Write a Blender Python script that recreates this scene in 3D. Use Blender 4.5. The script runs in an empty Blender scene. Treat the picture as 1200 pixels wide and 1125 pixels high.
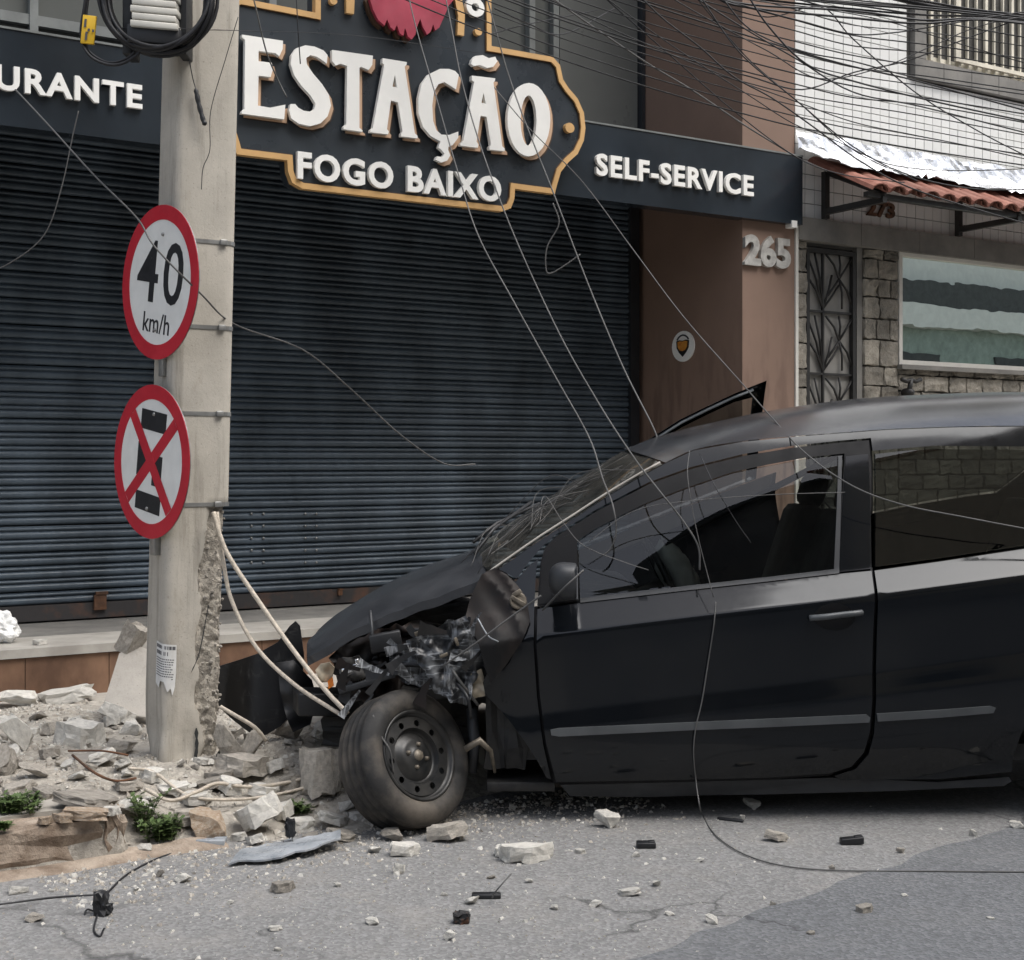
import bpy, bmesh, math, random
from mathutils import Vector, Matrix, noise
from mathutils.geometry import delaunay_2d_cdt, tessellate_polygon
R = math.radians
rnd = random.Random(7)
scene = bpy.context.scene
COL = scene.collection

# ------------------------------------------------------------------ camera, sky, sun, exposure
FPX, HOR, CAMH = 1600.0, 540.0, 1.35
cam_d = bpy.data.cameras.new('camera'); cam = bpy.data.objects.new('camera', cam_d); COL.objects.link(cam)
cam.location = (0, 0, CAMH); cam.rotation_euler = (R(90), 0, 0)
cam_d.sensor_fit = 'HORIZONTAL'; cam_d.sensor_width = 36; cam_d.lens = FPX / 1200 * 36
cam_d.shift_y = -(562.5 - HOR) / 1200
cam_d.clip_end = 2000; cam_d.clip_start = 0.05
scene.camera = cam
SUN_EL, SUN_AZ = R(60), R(118)          # azimuth: direction the light comes from, clockwise from +Y
world = bpy.data.worlds.new('World'); scene.world = world; world.use_nodes = True
wn = world.node_tree; bg = wn.nodes['Background']
sky = wn.nodes.new('ShaderNodeTexSky'); sky.sky_type = 'NISHITA'; sky.sun_disc = False
sky.sun_elevation = SUN_EL; sky.sun_rotation = SUN_AZ; sky.dust_density = 4.0; sky.air_density = 1.0; sky.ozone_density = 1.0
hs = wn.nodes.new('ShaderNodeHueSaturation'); hs.inputs['Saturation'].default_value = 0.55
wn.links.new(sky.outputs[0], hs.inputs['Color']); wn.links.new(hs.outputs[0], bg.inputs['Color'])
bg.inputs['Strength'].default_value = 0.13
sun_d = bpy.data.lights.new('sun', 'SUN'); sun_d.energy = 1.5; sun_d.angle = R(48); sun_d.color = (1, .995, .98)
sun = bpy.data.objects.new('sun', sun_d); COL.objects.link(sun)
sdir = Vector((math.sin(SUN_AZ) * math.cos(SUN_EL), math.cos(SUN_AZ) * math.cos(SUN_EL), math.sin(SUN_EL)))
sun.rotation_euler = sdir.to_track_quat('Z', 'Y').to_euler(); sun.location = (0, 0, 20)
scene.view_settings.view_transform = 'Standard'; scene.view_settings.look = 'None'
scene.view_settings.exposure = 0.95; scene.view_settings.gamma = 1.0
scene.view_settings.use_curve_mapping = False

# ------------------------------------------------------------------ frames
def P(px, py, Y): return Vector(((px - 600) / FPX * Y, Y, CAMH - (py - HOR) / FPX * Y))
def GP(px, py, z=0.0):
    Y = FPX * (CAMH - z) / (py - HOR); return Vector(((px - 600) / FPX * Y, Y, z))
TH = math.atan2(1600, 2550)
U = Vector((math.cos(TH), math.sin(TH), 0)); N = Vector((math.sin(TH), -math.cos(TH), 0)); Z = Vector((0, 0, 1))
D0 = 6.8
O = Vector((-.375 * D0, D0, 0))                # origin of the facade front plane
KO = Vector((-1.667, 4.44, 0))                 # a point of the kerb face
W_SIDE = (O - KO).dot(-N)
def FA(s, z, t=0.0): return O + U * s + N * t + Z * z
def fp(px, py, t=0.0):
    d = Vector(((px - 600) / FPX, 1, -(py - HOR) / FPX)); c = Vector((0, 0, CAMH))
    k = (t - (c - O).dot(N)) / d.dot(N); p = c + d * k
    return ((p - O).dot(U), p.z)
def KP(s, w, z=0.0): return KO + U * s - N * w + Z * z
def kcoord(p): r = Vector((p[0], p[1], 0)) - KO; return r.dot(U), -r.dot(N)
SWZ = 0.15
TREADZ = fp(0, 762)[1]

# ------------------------------------------------------------------ mesh builder
ORG = {}
class MB:
    def __init__(s): s.v = []; s.f = []; s.mi = []; s.sm = []; s.n = {}
    def add(s, vs, fs, mi=0, smooth=False, nr=None):
        b = len(s.v); s.v += [Vector(x) for x in vs]
        for f in fs: s.f.append([b + i for i in f]); s.mi.append(mi); s.sm.append(smooth)
        if nr:
            for i, q in enumerate(nr): s.n[b + i] = q
        return s
    def box8(s, p, mi=0):
        return s.add(p, [(0, 3, 2, 1), (4, 5, 6, 7), (0, 1, 5, 4), (1, 2, 6, 5), (2, 3, 7, 6), (3, 0, 4, 7)], mi)
    def fbox(s, s0, s1, z0, z1, t0, t1, F=FA, mi=0):
        return s.box8([F(s0, z0, t0), F(s1, z0, t0), F(s1, z0, t1), F(s0, z0, t1), F(s0, z1, t0), F(s1, z1, t0), F(s1, z1, t1), F(s0, z1, t1)], mi)
    def obox(s, c, ax, h, mi=0, bev=0.0):
        c = Vector(c); a, b, d = [Vector(x).normalized() for x in ax]
        bm = bmesh.new(); bmesh.ops.create_cube(bm, size=1)
        for v in bm.verts: v.co = Vector((v.co.x * 2 * h[0], v.co.y * 2 * h[1], v.co.z * 2 * h[2]))
        if bev: bmesh.ops.bevel(bm, geom=bm.edges[:], offset=bev, segments=2, affect='EDGES', profile=.5)
        bm.verts.index_update()
        vs = [c + a * v.co.x + b * v.co.y + d * v.co.z for v in bm.verts]
        s.add(vs, [[v.index for v in f.verts] for f in bm.faces], mi, bool(bev)); bm.free(); return s
    def tube(s, pts, r, n=6, mi=0, closed=False, cap=True):
        pts = [Vector(p) for p in pts]; L = len(pts); vs = []; fs = []
        rr = r if hasattr(r, '__len__') else [r] * L
        t0 = (pts[1] - pts[0]).normalized(); ref = Vector((0, 0, 1)) if abs(t0.z) < .9 else Vector((1, 0, 0))
        a = t0.cross(ref).normalized()
        for i in range(L):
            if closed: t = pts[(i + 1) % L] - pts[i - 1]
            else: t = pts[min(i + 1, L - 1)] - pts[max(i - 1, 0)]
            t.normalize(); a = a - t * a.dot(t)
            if a.length < 1e-5: a = t.orthogonal()
            a.normalize(); b = t.cross(a)
            for k in range(n):
                q = 2 * math.pi * k / n; vs.append(pts[i] + (a * math.cos(q) + b * math.sin(q)) * rr[i])
        m = L if closed else L - 1
        for i in range(m):
            j = (i + 1) % L
            for k in range(n): fs.append((i * n + k, i * n + (k + 1) % n, j * n + (k + 1) % n, j * n + k))
        if cap and not closed: fs += [tuple(range(n))[::-1], tuple(range((L - 1) * n, L * n))]
        return s.add(vs, fs, mi, True)
    def extr(s, loops, F, c0, c1, mi=0, side=True):
        """flat outline (first loop) with holes, F(a,b,c) maps to 3D, thick from c0 (back) to c1 (front)"""
        L3 = [[Vector((a, b, 0)) for a, b in lp] for lp in loops]
        tri = tessellate_polygon(L3); flat = [p for lp in loops for p in lp]; n = len(flat)
        A = flat
        def ar(t): (x0, y0), (x1, y1), (x2, y2) = [A[i] for i in t]; return (x1 - x0) * (y2 - y0) - (x2 - x0) * (y1 - y0)
        tri = [t if ar(t) > 0 else t[::-1] for t in tri]
        vs = [F(a, b, c1) for a, b in flat] + [F(a, b, c0) for a, b in flat]
        fs = [tuple(t) for t in tri] + [tuple(i + n for i in t[::-1]) for t in tri]
        s.add(vs, fs, mi)
        if side:
            k = 0
            for lp in loops:
                m = len(lp); q = [F(a, b, c1) for a, b in lp] + [F(a, b, c0) for a, b in lp]
                s.add(q, [(i, i + m, (i + 1) % m + m, (i + 1) % m) for i in range(m)], mi)
        return s
    def lathe(s, prof, c, ax, seg=24, mi=0, smooth=True, close=False, sc=1.0):
        c = Vector(c); ax = Vector(ax).normalized(); a = ax.orthogonal().normalized(); b = ax.cross(a); vs = []; fs = []
        m = len(prof)
        for i in range(seg):
            q = 2 * math.pi * i / seg; d = a * math.cos(q) + b * math.sin(q)
            for r, h in prof: vs.append(c + d * r * sc + ax * h)
        for i in range(seg):
            j = (i + 1) % seg
            for k in range(m if close else m - 1): fs.append((i * m + k, j * m + k, j * m + (k + 1) % m, i * m + (k + 1) % m))
        return s.add(vs, fs, mi, smooth)
    def grid(s, fn, nu, nv, mi=0, smooth=True):
        vs = [fn(i / nu, j / nv) for i in range(nu + 1) for j in range(nv + 1)]
        fs = [(i * (nv + 1) + j, (i + 1) * (nv + 1) + j, (i + 1) * (nv + 1) + j + 1, i * (nv + 1) + j + 1) for i in range(nu) for j in range(nv)]
        return s.add(vs, fs, mi, smooth)
    def build(s, name, mat, parent=None, origin=None, merge=False):
        if parent is not None: org = ORG[parent.name]
        elif origin is not None: org = Vector(origin)
        else:
            xs = [v.x for v in s.v]; ys = [v.y for v in s.v]; zs = [v.z for v in s.v]
            org = Vector(((min(xs) + max(xs)) / 2, (min(ys) + max(ys)) / 2, min(zs)))
        me = bpy.data.meshes.new(name); me.from_pydata([v - org for v in s.v], [], s.f)
        for m in (mat if isinstance(mat, (list, tuple)) else [mat]): me.materials.append(m)
        me.polygons.foreach_set('material_index', s.mi); me.polygons.foreach_set('use_smooth', s.sm)
        if merge:
            bm = bmesh.new(); bm.from_mesh(me); bmesh.ops.remove_doubles(bm, verts=bm.verts, dist=1e-5); bm.to_mesh(me); bm.free()
        me.update()
        if s.n and not merge:
            me.normals_split_custom_set_from_vertices([tuple(s.n.get(i, (0, 0, 0))) for i in range(len(s.v))])
        o = bpy.data.objects.new(name, me); COL.objects.link(o)
        if parent is not None: o.parent = parent
        else: o.location = org
        ORG[o.name] = org
        return o
def thing(name, loc, label, cat, group=None):
    o = bpy.data.objects.new(name, None); COL.objects.link(o); o.location = loc; ORG[o.name] = Vector(loc)
    o.empty_display_size = .1
    return tag(o, label, cat, group)
def tag(o, label, cat, group=None):
    o['label'] = label; o['category'] = cat
    if group: o['group'] = group
    return o
def kind(o, k): o['kind'] = k; return o
def inst(me, name, parent, loc, rot=None, scale=None):
    o = bpy.data.objects.new(name, me); COL.objects.link(o); o.parent = parent; o.location = loc
    if rot is not None: o.rotation_euler = rot
    if scale is not None: o.scale = scale
    if parent is not None: ORG[o.name] = ORG[parent.name]
    return o
def crom(pts, n=6):
    pts = [Vector(p) for p in pts]
    if len(pts) < 3: return [pts[0].lerp(pts[-1], i / n) for i in range(n + 1)]
    q = [pts[0] * 2 - pts[1]] + pts + [pts[-1] * 2 - pts[-2]]; out = []
    for i in range(1, len(q) - 2):
        a, b, c, d = q[i - 1:i + 3]
        for k in range(n):
            t = k / n
            out.append(.5 * (2 * b + (c - a) * t + (2 * a - 5 * b + 4 * c - d) * t * t + (3 * b - a - 3 * c + d) * t ** 3))
    out.append(pts[-1]); return out
def interp(tab, x):
    if x <= tab[0][0]: return tab[0][1]
    for i in range(len(tab) - 1):
        if x <= tab[i + 1][0]:
            x0, y0 = tab[i]; x1, y1 = tab[i + 1]
            h = x1 - x0; d = (y1 - y0) / h
            def sl(k):
                if k == 0: return (tab[1][1] - tab[0][1]) / (tab[1][0] - tab[0][0])
                if k == len(tab) - 1: return (tab[-1][1] - tab[-2][1]) / (tab[-1][0] - tab[-2][0])
                return (tab[k + 1][1] - tab[k - 1][1]) / (tab[k + 1][0] - tab[k - 1][0])
            t = (x - x0) / h; m0 = sl(i) * h; m1 = sl(i + 1) * h
            return (2 * t ** 3 - 3 * t * t + 1) * y0 + (t ** 3 - 2 * t * t + t) * m0 + (-2 * t ** 3 + 3 * t * t) * y1 + (t ** 3 - t * t) * m1
    return tab[-1][1]
def densify(poly, st):
    out = []
    for i in range(len(poly)):
        a = Vector(poly[i]); b = Vector(poly[(i + 1) % len(poly)]); n = max(1, int((b - a).length / st))
        out += [tuple(a.lerp(b, k / n)) for k in range(n)]
    return out
def text_tris(txt, bold=.02, spacing=1.0):
    cu = bpy.data.curves.new('lettering', 'FONT'); cu.body = txt; cu.size = 1; cu.offset = bold; cu.fill_mode = 'FRONT'; cu.resolution_u = 4; cu.space_character = spacing
    ob = bpy.data.objects.new('lettering', cu); COL.objects.link(ob)
    dg = bpy.context.evaluated_depsgraph_get(); me = bpy.data.meshes.new_from_object(ob.evaluated_get(dg))
    vs = [v.co.copy() for v in me.vertices]; fs = [tuple(p.vertices) for p in me.polygons]
    bpy.data.objects.remove(ob); bpy.data.curves.remove(cu); bpy.data.meshes.remove(me)
    x0 = min(v.x for v in vs); x1 = max(v.x for v in vs); y0 = min(v.y for v in vs); y1 = max(v.y for v in vs)
    vs = [((v.x - x0) / (x1 - x0), (v.y - y0) / (y1 - y0)) for v in vs]
    return vs, fs, (x1 - x0) / (y1 - y0)
def add_text(mb, txt, F, c0, c1, bold=.02, mi=0, spacing=1.0):
    """F(a,b,c): a,b in 0..1 over the text box, c depth"""
    vs, fs, _ = text_tris(txt, bold, spacing); n = len(vs)
    fs = [f if sum((vs[f[i]][0] * vs[f[(i + 1) % len(f)]][1] - vs[f[(i + 1) % len(f)]][0] * vs[f[i]][1]) for i in range(len(f))) > 0 else f[::-1] for f in fs]
    mb.add([F(a, b, c1) for a, b in vs], fs, mi)
    if abs(c1 - c0) > 1e-6:
        cnt = {}
        for f in fs:
            for i in range(len(f)):
                e = (f[i], f[(i + 1) % len(f)]); cnt[e] = 1
        ed = [e for e in cnt if (e[1], e[0]) not in cnt]
        q = [F(a, b, c1) for a, b in vs] + [F(a, b, c0) for a, b in vs]
        mb.add(q, [(a, a + n, b + n, b) for a, b in ed], mi)
    return mb

# ------------------------------------------------------------------ materials
def mat_new(name):
    m = bpy.data.materials.new(name); m.use_nodes = True; t = m.node_tree
    return m, t, t.nodes['Principled BSDF']
def nd(t, typ, **kw):
    n = t.nodes.new(typ)
    for k, v in kw.items():
        if k in n.inputs.keys(): n.inputs[k].default_value = v
        else: setattr(n, k, v)
    return n
def coords(t, kindc='Object', scale=(1, 1, 1)):
    if kindc == 'World': g = nd(t, 'ShaderNodeNewGeometry'); out = g.outputs['Position']
    else: g = nd(t, 'ShaderNodeTexCoord'); out = g.outputs[kindc]
    mp = nd(t, 'ShaderNodeMapping'); mp.inputs['Scale'].default_value = scale; t.links.new(out, mp.inputs['Vector'])
    return mp.outputs[0]
def noise_n(t, vec, scale, detail=5, rough=.6):
    n = nd(t, 'ShaderNodeTexNoise', Scale=scale, Detail=detail, Roughness=rough); t.links.new(vec, n.inputs['Vector']); return n.outputs['Fac']
def ramp(t, fac, stops):
    r = nd(t, 'ShaderNodeValToRGB'); e = r.color_ramp.elements
    while len(e) < len(stops): e.new(.5)
    for k, (p, c) in enumerate(stops): e[k].position = p; e[k].color = (c[0], c[1], c[2], 1) if hasattr(c, '__len__') else (c, c, c, 1)
    t.links.new(fac, r.inputs[0]); return r.outputs[0]
def mixc(t, fac, a, b, mode='MIX'):
    m = nd(t, 'ShaderNodeMix'); m.data_type = 'RGBA'; m.blend_type = mode
    if isinstance(fac, float): m.inputs[0].default_value = fac
    else: t.links.new(fac, m.inputs[0])
    for i, x in ((6, a), (7, b)):
        if hasattr(x, 'is_output'): t.links.new(x, m.inputs[i])
        else: m.inputs[i].default_value = (x[0], x[1], x[2], 1)
    return m.outputs[2]
def sc(c, k): return tuple(min(1, x * k) for x in c)
def bump(t, b, h, strength=.3, dist=.01):
    n = nd(t, 'ShaderNodeBump', Strength=strength, Distance=dist); t.links.new(h, n.inputs['Height']); t.links.new(n.outputs[0], b.inputs['Normal']); return n
def M(name, col, rough=.6, metal=0, var=.18, scale=6, bmp=0, bscale=60, bdist=.004, col2=None, thr=(.35, .65), rand=0, coat=0, cs='Object', cscale=(1, 1, 1), rvar=.1, spec=.5):
    m, t, b = mat_new(name); v = coords(t, cs, cscale); f = noise_n(t, v, scale)
    c2 = col2 if col2 else sc(col, 1 + var); c1 = col if col2 else sc(col, 1 - var)
    c = ramp(t, f, [(thr[0], c1), (thr[1], c2)])
    if rand:
        oi = nd(t, 'ShaderNodeObjectInfo'); h = nd(t, 'ShaderNodeHueSaturation'); mr = nd(t, 'ShaderNodeMapRange')
        mr.inputs['To Min'].default_value = 1 - rand; mr.inputs['To Max'].default_value = 1 + rand
        t.links.new(oi.outputs['Random'], mr.inputs[0]); t.links.new(mr.outputs[0], h.inputs['Value']); t.links.new(c, h.inputs['Color']); c = h.outputs[0]
    t.links.new(c, b.inputs['Base Color']); b.inputs['Metallic'].default_value = metal; b.inputs['Coat Weight'].default_value = coat
    b.inputs['Specular IOR Level'].default_value = spec
    f2 = noise_n(t, v, scale * 2.7); rr = ramp(t, f2, [(.3, max(.02, rough - rvar)), (.7, min(1, rough + rvar))]); t.links.new(rr, b.inputs['Roughness'])
    if bmp: bump(t, b, noise_n(t, v, bscale, 6, .65), bmp, bdist)
    return m
def glass_mat(name, tint, ior=1.75, rough=0.0, dirt=0.0, col=(1, 1, 1), wob=0.0):
    m, t, b = mat_new(name); out = t.nodes['Material Output']; t.nodes.remove(b)
    tr = nd(t, 'ShaderNodeBsdfTransparent'); tr.inputs[0].default_value = (*tint, 1)
    gl = nd(t, 'ShaderNodeBsdfGlossy', Roughness=rough); gl.inputs[0].default_value = (*col, 1)
    if wob:
        bp = nd(t, 'ShaderNodeBump', Strength=.5, Distance=wob); t.links.new(noise_n(t, coords(t, 'World', (1, 1, 2.2)), 2.4, 2, .5), bp.inputs['Height']); t.links.new(bp.outputs[0], gl.inputs['Normal'])
    fr = nd(t, 'ShaderNodeFresnel', IOR=ior); mx = nd(t, 'ShaderNodeMixShader')
    t.links.new(fr.outputs[0], mx.inputs[0]); t.links.new(tr.outputs[0], mx.inputs[1]); t.links.new(gl.outputs[0], mx.inputs[2]); last = mx
    if dirt:
        df = nd(t, 'ShaderNodeBsdfDiffuse'); df.inputs[0].default_value = (.45, .43, .38, 1); m2 = nd(t, 'ShaderNodeMixShader')
        f = noise_n(t, coords(t), 9, 6, .7); r = ramp(t, f, [(.35, dirt * .15), (.75, dirt)])
        t.links.new(r, m2.inputs[0]); t.links.new(mx.outputs[0], m2.inputs[1]); t.links.new(df.outputs[0], m2.inputs[2]); last = m2
    t.links.new(last.outputs[0], out.inputs['Surface']); return m

def asphalt(name, base, patch=1.0):
    m, t, b = mat_new(name); v = coords(t, 'World')
    big = noise_n(t, v, .9, 6, .6); fine = noise_n(t, v, 170, 3, .7)
    vo = nd(t, 'ShaderNodeTexVoronoi', Scale=95.0); t.links.new(v, vo.inputs['Vector'])
    agg = ramp(t, vo.outputs['Color'], [(.2, sc(base, .62)), (.55, base), (.92, sc(base, 1.55))])
    c = mixc(t, ramp(t, big, [(.3, 0.0), (.7, 1.0)]), sc(base, .86), sc(base, 1.12))
    c = mixc(t, .5, c, agg)
    st = noise_n(t, coords(t, 'World', (1, 1, 1)), 5.5, 8, .7); c = mixc(t, ramp(t, st, [(.62, 0.0), (.72, .5)]), c, sc(base, .5))
    dust = noise_n(t, v, 2.3, 8, .75); c = mixc(t, ramp(t, dust, [(.5, 0.0), (.75, .55 * patch)]), c, (.30, .28, .25))
    dv = nd(t, 'ShaderNodeTexNoise', Scale=2.5, Detail=5.0); t.links.new(v, dv.inputs['Vector']); vm = nd(t, 'ShaderNodeVectorMath', operation='MULTIPLY_ADD'); t.links.new(dv.outputs['Color'], vm.inputs[0]); vm.inputs[1].default_value = (.7, .7, 0); t.links.new(v, vm.inputs[2])
    ve = nd(t, 'ShaderNodeTexVoronoi', Scale=.85, feature='DISTANCE_TO_EDGE'); t.links.new(vm.outputs[0], ve.inputs['Vector'])
    ckm = noise_n(t, v, .7, 2, .5); mk = nd(t, 'ShaderNodeMath', operation='MULTIPLY'); t.links.new(ramp(t, ve.outputs['Distance'], [(.0, 1.0), (.010, 0.0)]), mk.inputs[0]); t.links.new(ramp(t, ckm, [(.48, 0.0), (.56, .8)]), mk.inputs[1])
    c = mixc(t, mk.outputs[0], c, sc(base, .28))
    t.links.new(c, b.inputs['Base Color']); b.inputs['Roughness'].default_value = .88; b.inputs['Specular IOR Level'].default_value = .3
    ad = nd(t, 'ShaderNodeMath', operation='ADD'); t.links.new(fine, ad.inputs[0]); t.links.new(vo.outputs['Distance'], ad.inputs[1])
    bump(t, b, ad.outputs[0], .55, .006); return m
def concrete(name, base, streak=0.0, agg=0.0):
    m, t, b = mat_new(name); v = coords(t, 'World')
    c = mixc(t, ramp(t, noise_n(t, v, 3.5, 8, .65), [(.32, 0.0), (.7, 1.0)]), sc(base, .82), sc(base, 1.12))
    if streak:
        f = noise_n(t, coords(t, 'World', (9, 9, .6)), 2.2, 6, .7); c = mixc(t, ramp(t, f, [(.52, 0.0), (.75, streak)]), c, (.13, .115, .095))
        f = noise_n(t, coords(t, 'World', (3, 3, 1.2)), 3.1, 7, .7); c = mixc(t, ramp(t, f, [(.58, 0.0), (.72, streak * .7)]), c, (.26, .22, .17))
    sp = noise_n(t, v, 120, 3, .6); c = mixc(t, ramp(t, sp, [(.62, 0.0), (.7, .5)]), c, sc(base, .45))
    if agg:
        vo = nd(t, 'ShaderNodeTexVoronoi', Scale=60.0); t.links.new(v, vo.inputs['Vector'])
        c = mixc(t, agg, c, ramp(t, vo.outputs['Color'], [(.2, sc(base, .4)), (.6, base), (.9, sc(base, 1.5))]))
    t.links.new(c, b.inputs['Base Color']); b.inputs['Roughness'].default_value = .92; b.inputs['Specular IOR Level'].default_value = .25
    bump(t, b, noise_n(t, v, 55 if not agg else 90, 8, .7), .35 if not agg else .9, .006 if not agg else .012); return m
def brown_plaster():
    m, t, b = mat_new('brown_plaster'); v = coords(t, 'World'); base = (.21, .137, .102)
    c = mixc(t, ramp(t, noise_n(t, v, 1.6, 6, .6), [(.3, 0.0), (.7, 1.0)]), sc(base, .9), sc(base, 1.08))
    g = nd(t, 'ShaderNodeNewGeometry'); sx = nd(t, 'ShaderNodeSeparateXYZ'); t.links.new(g.outputs['Position'], sx.inputs[0])
    low = nd(t, 'ShaderNodeMapRange'); low.inputs['From Min'].default_value = 2.5; low.inputs['From Max'].default_value = 1.2; t.links.new(sx.outputs[2], low.inputs[0])
    f = noise_n(t, coords(t, 'World', (6, 6, 1.2)), 1.9, 4, .55); st = ramp(t, f, [(.50, 0.0), (.64, .85)])
    mu = nd(t, 'ShaderNodeMath', operation='MULTIPLY'); t.links.new(st, mu.inputs[0]); t.links.new(low.outputs[0], mu.inputs[1])
    c = mixc(t, mu.outputs[0], c, (.10, .06, .045))
    t.links.new(c, b.inputs['Base Color']); b.inputs['Roughness'].default_value = .8; bump(t, b, noise_n(t, v, 140, 4, .6), .15, .003); return m
def scuffed(name, base, amt, thr=.56, whitec=(.34, .355, .37), rough=.35):
    m, t, b = mat_new(name)
    def line(scale, rotz, sc_, w):
        g = nd(t, 'ShaderNodeNewGeometry'); mp = nd(t, 'ShaderNodeMapping'); mp.inputs['Rotation'].default_value = (0, rotz, 0); mp.inputs['Scale'].default_value = scale
        t.links.new(g.outputs['Position'], mp.inputs['Vector']); f = noise_n(t, mp.outputs[0], sc_, 3, .5)
        return ramp(t, f, [(.5 - w, 0.0), (.5, 1.0), (.5 + w, 0.0)])
    l1 = line((18, 4, 4), .6, 1.3, .03); l2 = line((4, 4, 20), -.3, 1.1, .025); big = noise_n(t, coords(t, 'World', (5, 4, 5)), 2.2, 4, .6)
    mx = nd(t, 'ShaderNodeMath', operation='MAXIMUM'); t.links.new(l1, mx.inputs[0]); t.links.new(l2, mx.inputs[1])
    mu = nd(t, 'ShaderNodeMath', operation='MULTIPLY'); t.links.new(mx.outputs[0], mu.inputs[0]); t.links.new(ramp(t, big, [(thr - .12, .05 * amt), (thr + .10, amt)]), mu.inputs[1])
    film = ramp(t, big, [(thr - .02, 0.0), (thr + .18, .42 * amt)])
    c = mixc(t, film, base, whitec); c = mixc(t, mu.outputs[0], c, whitec); t.links.new(c, b.inputs['Base Color'])
    r = ramp(t, mu.outputs[0], [(0, rough), (1, .8)]); t.links.new(r, b.inputs['Roughness']); return m

def car_paint():
    m, t, b = mat_new('black_car_paint'); v = coords(t, 'World')
    f = noise_n(t, v, 7, 7, .7); dust = noise_n(t, v, 2.2, 5, .6)
    c = mixc(t, ramp(t, noise_n(t, coords(t, 'World', (1, 1, 1)), 16, 9, .8), [(.66, .0), (.74, .10)]), (.0042, .0054, .0072), (.16, .16, .155)); c = mixc(t, ramp(t, dust, [(.4, .0), (.75, .05)]), c, (.10, .095, .085))
    t.links.new(c, b.inputs['Base Color']); t.links.new(ramp(t, f, [(.3, .05), (.75, .13)]), b.inputs['Roughness'])
    b.inputs['Specular IOR Level'].default_value = .44; b.inputs['Coat Weight'].default_value = .0; b.inputs['Coat Roughness'].default_value = .06
    return m
def roof_paint():
    m, t, b = mat_new('dusty_black_paint'); v = coords(t, 'World')
    dust = noise_n(t, v, 3.5, 8, .7); c = mixc(t, ramp(t, dust, [(.3, .07), (.75, .30)]), (.009, .010, .013), (.21, .22, .235))
    t.links.new(c, b.inputs['Base Color']); b.inputs['Roughness'].default_value = .2; b.inputs['Coat Weight'].default_value = .35; b.inputs['Coat Roughness'].default_value = .2
    return m
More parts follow.
